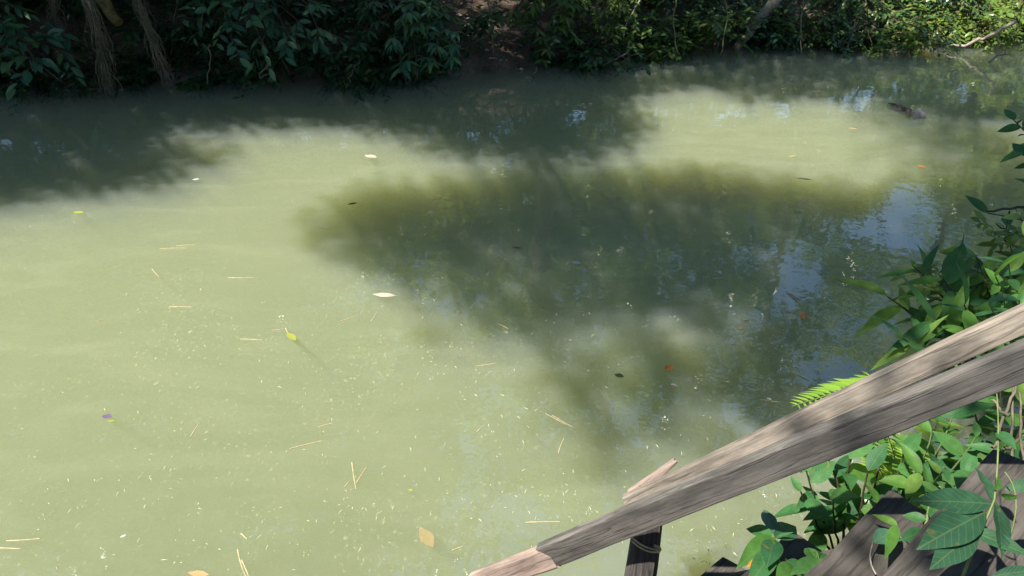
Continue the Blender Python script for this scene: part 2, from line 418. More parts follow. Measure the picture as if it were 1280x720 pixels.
def leaf_blade(name, mat, wid=0.42, peak=0.42, tipp=1.6, droop=0.18, fold=0.10, wave=0.0, n=8):
    """one leaf of unit length along +X, with uv for its veins"""
    vs, fs, uv = [], [], []
    for i in range(n + 1):
        t = i / n
        w = wid * 0.5 * (math.sin(math.pi * t ** (math.log(0.5) / math.log(peak))) ** 0.85 if 0 < t < 1 else 0.0)
        if t > peak: w *= (1 - ((t - peak) / (1 - peak)) ** 2 * 0.25 * tipp / 1.6)
        w = max(w, 0.004)
        zc = -droop * t * t
        for k, s in enumerate((-1, -0.5, 0, 0.5, 1)):
            vs.append((t, s * w, zc + fold * abs(s) * w * 2 - 0.05 * abs(s) ** 2 * w + wave * math.sin(t * 17 + s * 2) * abs(s)))
            uv.append((t, 0.5 + s * w / wid))
    for i in range(n):
        for k in range(4):
            a = i * 5 + k
            fs.append((a, a + 5, a + 6, a + 1))
    me = bpy.data.meshes.new(name); me.from_pydata(vs, [], fs)
    ul = me.uv_layers.new(name='UVMap')
    for l in me.loops: ul.data[l.index].uv = uv[l.vertex_index]
    for p in me.polygons: p.use_smooth = True
    me.materials.append(mat); me.update()
    return me
def frame(d, up=(0, 0, 1), roll=0.0):
    d = Vector(d).normalized(); up = Vector(up)
    y = up.cross(d)
    if y.length < 1e-4: y = Vector((0, 1, 0)).cross(d)
    y.normalize(); z = d.cross(y)
    m = Matrix((d, y, z)).transposed().to_4x4()
    return m @ Matrix.Rotation(roll, 4, 'X')
def put_leaf(me, parent, pos, d, size, up=(0, 0, 1), roll=0.0, name='leaf'):
    o = bpy.data.objects.new(name, me); col.objects.link(o); o.parent = parent
    base = Vector(parent.location)
    o.matrix_basis = Matrix.Translation(Vector(pos) - base) @ frame(d, up, roll) @ Matrix.Diagonal((size, size * rnd.uniform(0.72, 1.15), size * rnd.uniform(0.5, 1.6), 1))
    return o

# ------------------------------------------------------------------ ground: river bed and both banks in one sheet
NEAR = np.array([(-400, -14), (-60, -4), (-20, 0.2), (-8, 1.0), (-3, 1.45), (0.3, 1.75), (1.5, 2.45), (2.6, 3.1), (3.8, 4.5), (5.6, 6.9), (8.8, 11.2), (13, 15), (60, 42), (400, 260)], float)
FAR = np.array([(-400, 12), (-60, 9), (-20, 10.0), (-6.7, 10.9), (-2.5, 11.2), (-0.4, 11.6), (1.2, 12.2), (3.4, 13.35), (5.0, 13.6), (6.5, 13.4), (8.4, 14.0), (12, 18), (60, 55), (400, 330)], float)
def seg_dist(px, py, poly):
    best = np.full(px.shape, 1e9)
    for (x0, y0), (x1, y1) in zip(poly[:-1], poly[1:]):
        dx, dy = x1 - x0, y1 - y0
        t = np.clip(((px - x0) * dx + (py - y0) * dy) / (dx * dx + dy * dy), 0, 1)
        best = np.minimum(best, np.hypot(px - x0 - t * dx, py - y0 - t * dy))
    return best
def bank_height(x, y):
    x = np.asarray(x, float); y = np.asarray(y, float)
    yn = np.interp(x, NEAR[:, 0], NEAR[:, 1]); yf = np.interp(x, FAR[:, 0], FAR[:, 1])
    dn = seg_dist(x, y, NEAR) * np.where(y < yn, 1, -1)      # positive on land
    df = seg_dist(x, y, FAR) * np.where(y > yf, 1, -1)
    def prof(d, steep, top):
        land = top * (1 - np.exp(-np.maximum(d, 0) * steep / top)) + 0.06 * np.maximum(d - 2, 0) ** 0.9
        bed = -1.5 * (1 - np.exp(np.minimum(d, 0) * 1.7))
        return np.where(d > 0, land, bed)
    hn, hf = prof(dn, 1.05, 1.5), prof(df, 0.85, 2.6)
    return np.where(dn > 0, hn, np.where(df > 0, hf, np.maximum(hn, hf)))
def axis_vals(lo, hi, a, b, fine):
    core = np.arange(a, b + fine, fine)
    left = a - np.cumsum(fine * 1.25 ** np.arange(1, 40)); left = left[left > lo]
    right = core[-1] + np.cumsum(fine * 1.25 ** np.arange(1, 40)); right = right[right < hi]
    return np.concatenate([[lo], left[::-1], core, right, [hi]])
gx = axis_vals(-380, 380, -9, 11, 0.16); gy = axis_vals(-200, 380, -1.5, 17, 0.16)
GX, GY = np.meshgrid(gx, gy)
GZ = bank_height(GX, GY)
for (bx, by, br, bd) in ((W(960, 165).x, W(960, 165).y, 2.2, 1.15), (W(330, 190).x, W(330, 190).y, 0.9, 0.8)):
    k_ = np.exp(-((GX - bx) ** 2 / (2.2 * br ** 2) + (GY - by) ** 2 / (0.35 * br ** 2)))
    GZ = np.where(GZ < -0.1, np.minimum(np.maximum(GZ + bd * k_, GZ), -0.20), GZ)
for i in range(GX.shape[0]):
    for j in range(GX.shape[1]):
        x, y = GX[i, j], GY[i, j]
        if -12 < x < 14 and -3 < y < 20:
            a = 0.12 if GZ[i, j] > 0.05 else 0.05 if GZ[i, j] > -0.5 else 0.15
            GZ[i, j] += a * noise.fractal(Vector((x * 1.1, y * 1.1, 3.3)), 1.0, 2.0, 4)
        elif GZ[i, j] > 1:
            GZ[i, j] += 0.8 * noise.noise(Vector((x * 0.05, y * 0.05, 1)))
idx = np.arange(GX.size).reshape(GX.shape)
gf = np.stack([idx[:-1, :-1], idx[:-1, 1:], idx[1:, 1:], idx[1:, :-1]], -1).reshape(-1, 4)
g = add('ground', mesh_np('ground', np.stack([GX, GY, GZ], -1).reshape(-1, 3), gf, M['soil']))
tag(g, 'brown earth river banks and bed', 'ground', kind='structure')
def gz(x, y): return float(bank_height(np.array([x]), np.array([y]))[0])

# water body (closed slab; its sides and floor lie inside the earth)
wx, wy = np.array([-370., 370.]), np.array([-60., 330.])
wv = [(x, y, z) for z in (-2.2, 0.0) for (x, y) in ((-370, -60), (370, -60), (370, 330), (-370, 330))]
wf = [(0, 3, 2, 1), (4, 5, 6, 7), (0, 1, 5, 4), (1, 2, 6, 5), (2, 3, 7, 6), (3, 0, 4, 7)]
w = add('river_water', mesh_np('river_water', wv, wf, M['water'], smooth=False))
tag(w, 'still murky green river water', 'water', kind='structure')

# ------------------------------------------------------------------ trees (their crowns stand above the frame, shade the river and mirror in it; some are added to cut skylight)
def clump_leaves(centres, rad, per, flat=0.6, r=rng):
    c = np.repeat(np.asarray(centres, float), per, axis=0)
    off = r.normal(0, 1, c.shape); off = unit(off) * (r.random((len(c), 1)) ** 0.45) * rad
    off[:, 2] *= flat
    d = unit(off * np.array([1, 1, 0.4]) + r.normal(0, 0.35, c.shape) + np.array([0, 0, -0.25]) * rad)
    n = unit(np.array([0, 0, 1.0]) + r.normal(0, 0.45, c.shape))
    return c + off, d, n
def tree(name, label, base, fork_h, centres, leaf=0.16, rad=0.55, per=60, mat='leaf_mid', lean=(0, 0), r_tr=0.2, group=None, bark='bark', ratio=0.5, limbs_every=2, flat=0.6, seed=1, limb=1.0):
    r = np.random.default_rng(seed)
    bz = gz(base[0], base[1]) - 0.15
    t = thing(name, label, 'tree', (base[0], base[1], bz), group)
    o = np.array([base[0], base[1], bz])
    centres = np.asarray(centres, float)
    fork = o + np.array([lean[0], lean[1], fork_h])
    top = centres[np.argmax(centres[:, 2])]
    tb = Tubes()
    tb.tube(curve(o, fork, n=9, jit=0.03, bend=(lean[0] * .2, lean[1] * .2, 0), r=r) - o, r_tr, r_tr * 0.62, 9)
    tb.tube(curve(fork, top, n=9, sag=0.3, jit=0.05, r=r) - o, r_tr * 0.6, 0.025, 7)
    spine = np.concatenate([curve(o, fork, n=6)[3:], curve(fork, top, n=10, sag=0.3)])
    order = centres[np.argsort(np.linalg.norm(centres - fork, axis=1))]
    nodes = [p for p in spine]
    for i, c in enumerate(order):
        if i % limbs_every: continue
        nd = np.array(nodes); dd = np.linalg.norm(nd - c, axis=1) + np.maximum(0, nd[:, 2] - c[2]) * 1.5
        q = nd[np.argmin(dd)]
        ln = np.linalg.norm(c - q)
        if ln < 0.1: continue
        pts = curve(q, c, sag=0.12 * ln, n=7, jit=0.02 * ln, r=r)
        tb.tube(pts - o, (0.014 + 0.016 * ln) * limb, 0.010 * limb, 5)
        nodes += [pts[3], pts[5], pts[6]]
    add('trunk', tb.mesh('trunk', M[bark]), t)
    pos, d, n = clump_leaves(centres - o, rad, per, flat, r)
    cr = add('crown', leaves_mesh('crown', pos, d, n, leaf * r.uniform(0.6, 1.25, len(pos)), ratio, M[mat], r=r), t)
    tag(cr, kind='stuff')
    return t
def in_poly(x, y, poly):
    inside = False; j = len(poly) - 1
    for i in range(len(poly)):
        if (poly[i][1] > y) != (poly[j][1] > y) and x < (poly[j][0] - poly[i][0]) * (y - poly[i][1]) / (poly[j][1] - poly[i][1]) + poly[i][0]:
            inside = not inside
        j = i
    return inside
def shade_clumps(poly, hlo, hhi, spacing, seed, holes=()):
    """crown clumps that stand up-sun of a stretch of river (world x, y polygon) and shade it"""
    r = random.Random(seed)
    xs = [p[0] for p in poly]; ys = [p[1] for p in poly]
    out = []; x = min(xs)
    while x < max(xs):
        y = min(ys)
        while y < max(ys):
            a, b = x + r.uniform(-.4, .4) * spacing, y + r.uniform(-.4, .4) * spacing
            if in_poly(a, b, poly) and not any(math.hypot(a - h[0], b - h[1]) < h[2] for h in holes):
                h = r.uniform(hlo, hhi)
                out.append((a + SUN.x / SUN.z * h, b + SUN.y / SUN.z * h, h))
            y += spacing
        x += spacing
    return out
def wpoly(pix): return [tuple(W(*p)[:2]) for p in pix]

SUNNY = [(P(1035, 490, 3.1), 0.42), (P(1010, 525, 2.6), 0.3), (P(900, 575, 2.6), 0.3), (P(1150, 440, 2.2), 0.28), (P(1245, 350, 3.6), 0.4), (P(650, 705, 2.98), 0.3), (P(790, 630, 2.8), 0.3), (P(1180, 560, 3.4), 0.3), (P(1110, 380, 4.3), 0.25)]
def sunny(cl):
    out = []
    for c in cl:
        ok = True
        for p, rd in SUNNY:
            h = c[2] - p.z
            if h > 0.3 and math.hypot(c[0] - SUN.x / SUN.z * h - p.x, c[1] - SUN.y / SUN.z * h - p.y) < rd: ok = False
        if ok: out.append(c)
    return out
# openings in the far crowns through which the sky mirrors in the shaded water
GAPS = []
for (px, py, depths) in ((1003, 348, ((11, .6), (13, .8), (15, .95), (17, 1.1), (19, 1.2), (21, 1.3))), (1135, 278, ((11, .6), (13, .9), (15, 1.1), (17, 1.25), (19, 1.4), (21, 1.5), (24, 1.6))), (1096, 410, ((12, .5), (15, .7), (18, .8))), (505, 455, ((12, 0.7),)), (70, 680, ((8, .8), (10, 1.0), (12, 1.3), (15, 1.5))), (560, 655, ((8, .9), (10, 1.2), (12, 1.5), (15, 1.7)))):
    for (yy, gr) in depths:
        w_ = W(px, py); r_ = ray(px, py); k_ = (yy - w_.y) / r_.y
        GAPS.append((w_.x + r_.x * k_, yy, -r_.z * k_, gr))
def open_gaps(cl):
    return [q for q in cl if not any(math.dist(q, g_[:3]) < g_[3] for g_ in GAPS)]
POLY_A1 = wpoly([(-330, 6), (240, 6), (330, 150), (170, 160), (250, 192), (200, 215), (60, 235), (-260, 262)])
POLY_A2 = wpoly([(240, 6), (560, 10), (600, 80), (640, 86), (680, 60), (760, 60), (790, 118), (790, 165), (700, 192), (640, 188), (540, 170), (430, 142), (330, 150)])
POLY_B = wpoly([(400, 262), (470, 236), (600, 228), (700, 214), (820, 214), (1000, 226), (1150, 234), (1220, 206), (1300, 180), (1320, 470), (1150, 480), (1000, 520), (900, 475), (760, 412), (640, 366), (540, 322)])
POLY_B2 = wpoly([(900, 470), (1000, 520), (1150, 480), (1320, 470), (1320, 640), (1050, 640), (960, 560)])
POLY_C = wpoly([(790, 60), (840, 35), (1090, 35), (1120, 70), (1300, 62), (1310, 150), (1215, 142), (1060, 122), (920, 116), (800, 108)])

a1 = shade_clumps(POLY_A1, 3.6, 6.5, 0.37, 1); a2 = shade_clumps(POLY_A2, 3.8, 6.5, 0.37, 2)
tree('overhanging_tree', 'broad tree leaning from the far bank, its low crown shading the dark left reach', (-12.0, 12.2), 2.6, a1, 0.20, 0.5, 110, 'leaf_dark', (1.2, -1.0), 0.26, 'trees along the far bank', seed=21)
tree('overhanging_tree', 'broad tree on the far bank beside the hanging dead fronds, low crown over the water', (-5.2, 13.0), 2.8, a2, 0.20, 0.5, 110, 'leaf_dark', (0.5, -1.0), 0.24, 'trees along the far bank', seed=22)
b1 = shade_clumps(POLY_B, 6.2, 8.8, 0.37, 3, holes=[(W(a, b).x, W(a, b).y, c) for a, b, c in ((800, 262, 0.34), (560, 285, 0.3), (590, 322, 0.30), (700, 335, 0.32), (650, 255, 0.24), (830, 385, 0.30), (770, 370, 0.24), (960, 300, 0.3), (1060, 265, 0.34), (760, 305, 0.26), (900, 250, 0.24), (930, 420, 0.36))])
b2 = shade_clumps(POLY_B2, 5.0, 7.0, 0.7, 4)
POLY_B3 = wpoly([(480, 320), (640, 360), (760, 400), (900, 470), (1000, 520), (950, 600), (800, 520), (600, 430)])
b1 += shade_clumps(POLY_B3, 6.5, 8.5, 0.85, 14)
POLY_S = [(p.x, p.y) for p in (W(960, 640, .7), W(1100, 570, .9), W(1230, 540, 1.0), W(1330, 560, 1.0), W(1330, 760, 1.0), W(1000, 780, .7), W(930, 720, .4))]
b2 += [(c[0] - SUN.x / SUN.z * .8, c[1] - SUN.y / SUN.z * .8, c[2]) for c in shade_clumps(POLY_S, 4.4, 6.0, 0.36, 15)]
tree('bankside_tree', 'tall tree on the near bank whose high limbs reach out and shade mid river', (4.6, 0.9), 4.4, sunny(b1), 0.20, 0.54, 112, 'leaf_mid', (-1.3, 0.5), 0.26, seed=23)
tree('bankside_tree', 'thin crowned tree on the near bank dappling the plank steps and rail', (3.0, -1.6), 3.6, sunny(b2 + [(W(*q).x + SUN.x / SUN.z * 5.2, W(*q).y + SUN.y / SUN.z * 5.2, 5.2) for q in ((1040, 690), (1150, 690), (1210, 640), (1250, 560), (1120, 600), (1000, 640), (1270, 480))]), 0.14, 0.42, 34, 'leaf_mid', (-0.6, 0.5), 0.12, limbs_every=3, limb=0.4, seed=24)
f1 = open_gaps(shade_clumps([(-9.5, 10.6), (-4, 10.9), (-1, 11.2), (2, 12.2), (4, 13.4), (4, 15.5), (-9.5, 15)], 7.5, 9.8, 0.62, 6, holes=[(0.1, 12.4, 0.5), (0.5, 13.5, 0.5)]))
tree('overhanging_tree', 'tallest far bank tree, unseen, added so its high crown cuts skylight over the overhang', (-3.4, 14.2), 5.0, f1, 0.2, 0.6, 80, 'leaf_mid', (-0.6, -1.4), 0.27, 'trees along the far bank', seed=27)  # high crown added out of view to block skylight over the far bank
c1 = open_gaps(shade_clumps(POLY_C, 4.0, 6.5, 0.46, 5))
tree('overhanging_tree', 'spreading tree above the sunlit bend on the far bank', (0.8, 14.6), 3.0, c1, 0.19, 0.5, 90, 'leaf_mid', (-0.3, -1.4), 0.25, 'trees along the far bank', seed=25)

def crown_cloud(c, rad, n, seed, gaps=()):
    r = random.Random(seed); out = []
    while len(out) < n:
        p = [r.gauss(0, 1) for _ in range(3)]; l = math.sqrt(sum(q * q for q in p)); s = r.random() ** 0.4 / l
        q = [c[k] + p[k] * s * rad[k] for k in range(3)]
        if q[2] < 2.4: continue
        if any(math.dist(q, gp[:3]) < gp[3] for gp in gaps): continue
        out.append(q)
    return out
tree('bankside_tree', 'tallest near bank tree, unseen, added so its high crown cuts skylight over the bend', (6.0, -0.6), 6.0, sunny(crown_cloud((2.6, 3.6, 10.8), (4.2, 4.6, 1.7), 150, 77)), 0.2, 0.62, 62, 'leaf_mid', (-1.0, 0.8), 0.3, seed=26)  # high canopy added out of view to block skylight from overhead
FT = [  # far-bank trees: x, y, crown centre height, radii, clumps, material, words
    (-16.5, 17.5, 7.0, (3.6, 2.6, 3.6), 95, 'leaf_mid', 'tall tree behind the far bank, upstream of all the others'),
    (-11.0, 17.0, 6.6, (3.4, 2.6, 3.8), 110, 'leaf_dark', 'tall dark tree behind the far bank, above the shaded overhang'),
    (-6.0, 16.6, 6.4, (3.3, 2.5, 4.0), 115, 'leaf_mid', 'tall round tree behind the far bank, above the hanging fronds'),
    (-1.5, 16.2, 6.2, (3.0, 2.4, 3.8), 105, 'leaf_light', 'tall pale green tree behind the bare earth slope'),
    (2.6, 17.0, 6.0, (2.7, 2.4, 3.8), 90, 'leaf_mid', 'tall tree behind the leaning grey trunk'),
    (6.6, 18.2, 6.2, (2.9, 2.4, 4.0), 100, 'leaf_mid', 'tree with open gaps in its crown behind the far bend'),
    (11.2, 19.5, 6.6, (3.2, 2.6, 4.2), 105, 'leaf_light', 'tall sunlit tree behind the bright bank shrubs'),
    (16.8, 24.5, 7.5, (4.0, 3.0, 5.0), 105, 'leaf_light', 'tall sunlit tree farthest along the receding bank'),
]
for i, (x, y, cz, rad, n, mt, words) in enumerate(FT):
    cl = open_gaps(crown_cloud((x, y, cz), rad, int(n * 1.3), 60 + i))
    tree('bank_tree', words, (x, y), 2.6, cl, 0.19, 0.62, 100, mt, (0.2, -0.3), 0.2, 'trees along the far bank', seed=80 + i)

US = [(-13.5, 13.8, 2.9, 'upstream end of the far bank'), (-10.8, 14.6, 3.0, 'far bank under the broad leaning tree'), (-8.2, 14.9, 3.0, 'far bank left of the mossy trunk'), (-5.8, 15.2, 3.1, 'far bank behind the mossy trunk'), (-3.2, 15.3, 3.1, 'far bank behind the oval-leaved shrub'),
      (-0.6, 15.6, 3.3, 'head of the bare earth slope'), (1.6, 16.0, 3.3, 'far bank above the dry twig tangle'), (4.0, 16.6, 3.2, 'far bank behind the leaning grey trunk'), (6.6, 17.0, 2.9, 'far bank behind the yellow-green bush'), (9.2, 17.6, 3.2, 'far bank behind the fallen branch'), (12.0, 19.6, 3.5, 'far bank downstream of the fallen branch')]
for i, (x, y, cz, words) in enumerate(US):
    tree('understory_tree', 'low spreading understory tree at the ' + words, (x, y), 1.3, open_gaps(crown_cloud((x, y, cz), (1.8, 1.2, 1.9), 85, 560 + i)), 0.18, 0.5, 100, 'leaf_dark' if x < 0 else 'leaf_mid' if x < 8 else 'leaf_light', (0.1, -0.2), 0.09, 'understory trees on the far bank', seed=580 + i)
for i, (x, y, cz, rad, n, words) in enumerate([(7.5, -3.5, 8.0, (3.4, 3.0, 4.6), 90, 'unseen tree added on the near bank behind the steps'), (0.5, -7.0, 8.5, (3.6, 3.0, 5.0), 100, 'unseen tree added on the near bank behind the viewer'),
                                               (9.5, 4.0, 6.0, (2.6, 2.8, 3.0), 60, 'unseen tree added on the near bank beside the bend'),
                                               (-10.5, -3.0, 7.5, (3.2, 2.6, 5.0), 100, 'unseen tree added on the near bank upstream of the viewer'), (-16.0, 0.5, 5.6, (3.4, 3.4, 3.6), 80, 'unseen tree added to close the upstream reach on the near bank'),
                                               (-5.0, -6.0, 8.0, (3.4, 2.8, 5.0), 100, 'unseen tree added on the near bank behind the upstream one'), (13.5, 9.0, 6.5, (3.2, 3.0, 3.6), 75, 'unseen tree added on the near bank beyond the bend'), (-21.0, 7.5, 7.5, (3.0, 5.5, 4.5), 90, 'unseen tree added across the upstream end of the reach')]):
    tree('unseen_tree', words, (x, y), 2.6, crown_cloud((x, y, cz), rad, n, 160 + i), 0.22, 0.7, 50, 'leaf_mid', (0, 0), 0.2, 'unseen trees added along the near bank', seed=180 + i)  # trees added out of view around the viewer to cut skylight

# ------------------------------------------------------------------ far-bank shrubs
BLADE = {
    'dark': leaf_blade('broad_leaf_dark', M['leaf_dark_big'], 0.44, 0.5, droop=0.22, n=5),
    'mid': leaf_blade('broad_leaf_mid', M['leaf_mid_big'], 0.44, 0.5, droop=0.22, n=5),
    'light': leaf_blade('broad_leaf_light', M['leaf_light_big'], 0.44, 0.5, droop=0.22, n=5),
    'dark_narrow': leaf_blade('narrow_leaf_dark', M['leaf_dark_big'], 0.30, 0.45, droop=0.25, n=5),
    'mid_narrow': leaf_blade('narrow_leaf_mid', M['leaf_mid_big'], 0.30, 0.45, droop=0.25, n=5),
}
def shrub(name, label, root, tips, leaf, mat, twigs=5, nodes=7, whorl=0, ratio=0.45, big=60, spread=0.45, blade='dark', stem_r=0.02, group=None, seed=1, cat='shrub'):
    """arching branches from root to each tip, side twigs with leaves; the leaves nearest the river are single objects"""
    r = np.random.default_rng(seed)
    root = np.array(root, float)
    t = thing(name, label, cat, tuple(root), group)
    tb = Tubes(); LP, LD, LN, LS = [], [], [], []
    for tip in tips:
        tip = np.array(tip, float); ln = np.linalg.norm(tip - root)
        main = curve(root, tip, sag=0.28 * ln, n=10, jit=0.012 * ln, r=r)
        tb.tube(main - root, stem_r, stem_r * 0.25, 5)
        axis = unit(tip - root)
        for k in range(twigs):
            s = 0.35 + 0.65 * (k + r.random() * 0.8) / twigs
            a = main[min(9, int(s * 9))]
            dv = unit(axis * 0.5 + r.normal(0, 0.7, 3) * np.array([1, 0.8, 0.6]) + np.array([0, -0.25, -0.15]))
            tl = spread * r.uniform(0.5, 1.1)
            tw = curve(a, a + dv * tl + np.array([0, 0, -0.2 * tl]), sag=0.06, n=6, r=r)
            tb.tube(tw - root, stem_r * 0.32, stem_r * 0.1, 4)
            if whorl:
                ends = [tw[-1], tw[3]]
                for e in ends:
                    ph = r.random() * 6.28
                    for q in range(whorl):
                        an = ph + q * 6.283 / whorl + r.normal(0, 0.15)
                        LP.append(e); LD.append((math.cos(an), math.sin(an) - 0.25, -0.35 + r.normal(0, 0.2))); LN.append((0, -0.25, 1)); LS.append(leaf * r.uniform(0.7, 1.15))
            else:
                for q in range(nodes):
                    u = (q + 0.6) / nodes * 5; i0 = min(4, int(u)); p = tw[i0] + (tw[i0 + 1] - tw[i0]) * (u - i0)
                    side = np.cross(dv, [0, 0, 1]); side = unit(side) * (1 if q % 2 else -1)
                    dd = unit(dv * 0.6 + side * 0.8 + r.normal(0, 0.25, 3) + np.array([0, -0.15, -0.25]))
                    LP.append(p); LD.append(dd); LN.append(np.array([0, -0.3, 1]) + r.normal(0, 0.3, 3)); LS.append(leaf * r.uniform(0.65, 1.15))
    LP, LD, LN, LS = map(np.array, (LP, LD, LN, LS))
    add('branches', tb.mesh('branches', M['stem_brown']), t)
    cam_d2 = np.linalg.norm(LP - np.array([0, 0, H]), axis=1)
    order = np.argsort(cam_d2 + r.normal(0, 0.15, len(LP)))
    for i in order[:big]:
        put_leaf(BLADE[blade], t, LP[i], LD[i], LS[i], LN[i])
    rest = order[big:]
    if len(rest):
        f = add('foliage', leaves_mesh('foliage', LP[rest] - root, LD[rest], LN[rest], LS[rest], ratio, M[mat], 'leaf', r=r), t)
        tag(f, kind='stuff')
    return t
# tips given by where the branch ends are seen, each with its own distance
def T(px, py, y):               # the point on that sight line whose world y is given
    r = ray(px, py); return np.array(Vector((0, 0, H)) + r * (y / r.y))
GF = 'shrubs overhanging the far bank'
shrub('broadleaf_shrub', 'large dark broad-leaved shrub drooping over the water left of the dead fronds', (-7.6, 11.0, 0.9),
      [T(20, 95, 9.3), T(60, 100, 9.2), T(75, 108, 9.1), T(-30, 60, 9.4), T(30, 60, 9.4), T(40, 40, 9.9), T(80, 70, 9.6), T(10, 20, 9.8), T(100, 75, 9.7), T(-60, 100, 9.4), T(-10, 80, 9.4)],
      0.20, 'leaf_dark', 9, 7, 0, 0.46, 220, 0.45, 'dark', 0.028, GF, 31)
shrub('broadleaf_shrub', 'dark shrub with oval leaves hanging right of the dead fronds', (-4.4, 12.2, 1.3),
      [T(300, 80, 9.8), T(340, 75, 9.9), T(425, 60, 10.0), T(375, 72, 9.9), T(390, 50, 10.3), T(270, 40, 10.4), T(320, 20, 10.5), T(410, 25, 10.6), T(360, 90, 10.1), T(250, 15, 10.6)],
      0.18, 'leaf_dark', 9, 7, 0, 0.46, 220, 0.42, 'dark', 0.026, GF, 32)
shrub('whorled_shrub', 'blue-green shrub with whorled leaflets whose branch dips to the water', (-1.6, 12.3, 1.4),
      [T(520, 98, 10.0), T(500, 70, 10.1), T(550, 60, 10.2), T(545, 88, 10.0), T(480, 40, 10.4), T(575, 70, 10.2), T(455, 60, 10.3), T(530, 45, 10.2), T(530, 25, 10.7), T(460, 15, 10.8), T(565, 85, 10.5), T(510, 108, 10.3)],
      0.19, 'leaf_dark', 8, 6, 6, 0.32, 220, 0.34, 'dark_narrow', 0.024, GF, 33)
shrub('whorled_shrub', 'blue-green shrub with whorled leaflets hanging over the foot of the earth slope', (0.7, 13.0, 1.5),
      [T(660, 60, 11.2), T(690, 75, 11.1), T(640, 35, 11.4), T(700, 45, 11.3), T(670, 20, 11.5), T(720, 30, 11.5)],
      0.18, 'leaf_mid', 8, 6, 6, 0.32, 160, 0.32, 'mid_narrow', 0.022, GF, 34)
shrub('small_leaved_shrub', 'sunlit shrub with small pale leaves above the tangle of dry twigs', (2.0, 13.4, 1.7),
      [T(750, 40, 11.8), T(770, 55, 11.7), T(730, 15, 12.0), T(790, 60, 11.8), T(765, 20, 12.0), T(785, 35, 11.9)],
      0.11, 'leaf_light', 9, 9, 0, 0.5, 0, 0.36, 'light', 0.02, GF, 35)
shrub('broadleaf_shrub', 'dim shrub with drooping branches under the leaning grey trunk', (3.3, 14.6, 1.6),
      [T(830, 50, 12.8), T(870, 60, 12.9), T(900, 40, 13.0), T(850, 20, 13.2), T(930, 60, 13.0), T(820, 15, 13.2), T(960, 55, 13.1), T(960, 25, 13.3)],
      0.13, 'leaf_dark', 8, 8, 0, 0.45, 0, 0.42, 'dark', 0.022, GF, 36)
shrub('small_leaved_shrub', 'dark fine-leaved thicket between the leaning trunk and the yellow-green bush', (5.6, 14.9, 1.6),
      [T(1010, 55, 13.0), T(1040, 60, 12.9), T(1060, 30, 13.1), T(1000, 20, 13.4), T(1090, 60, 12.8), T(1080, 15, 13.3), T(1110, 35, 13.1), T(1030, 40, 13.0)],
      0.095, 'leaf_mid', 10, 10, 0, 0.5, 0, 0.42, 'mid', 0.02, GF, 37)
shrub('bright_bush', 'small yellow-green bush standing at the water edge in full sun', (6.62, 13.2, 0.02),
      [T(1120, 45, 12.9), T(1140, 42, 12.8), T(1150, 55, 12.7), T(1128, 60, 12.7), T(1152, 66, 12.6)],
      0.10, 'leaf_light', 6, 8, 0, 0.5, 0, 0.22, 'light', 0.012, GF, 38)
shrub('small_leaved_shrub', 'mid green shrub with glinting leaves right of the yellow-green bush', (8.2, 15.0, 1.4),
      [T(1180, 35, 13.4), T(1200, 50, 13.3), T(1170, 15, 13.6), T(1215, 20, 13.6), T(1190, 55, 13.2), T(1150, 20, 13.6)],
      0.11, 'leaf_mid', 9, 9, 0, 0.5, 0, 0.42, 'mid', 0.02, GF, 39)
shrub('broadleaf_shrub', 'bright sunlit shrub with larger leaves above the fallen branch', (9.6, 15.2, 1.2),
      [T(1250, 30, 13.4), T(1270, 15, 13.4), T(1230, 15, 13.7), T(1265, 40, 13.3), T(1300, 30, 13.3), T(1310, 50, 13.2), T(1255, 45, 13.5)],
      0.17, 'leaf_light', 7, 8, 0, 0.45, 70, 0.45, 'light', 0.024, GF, 40)
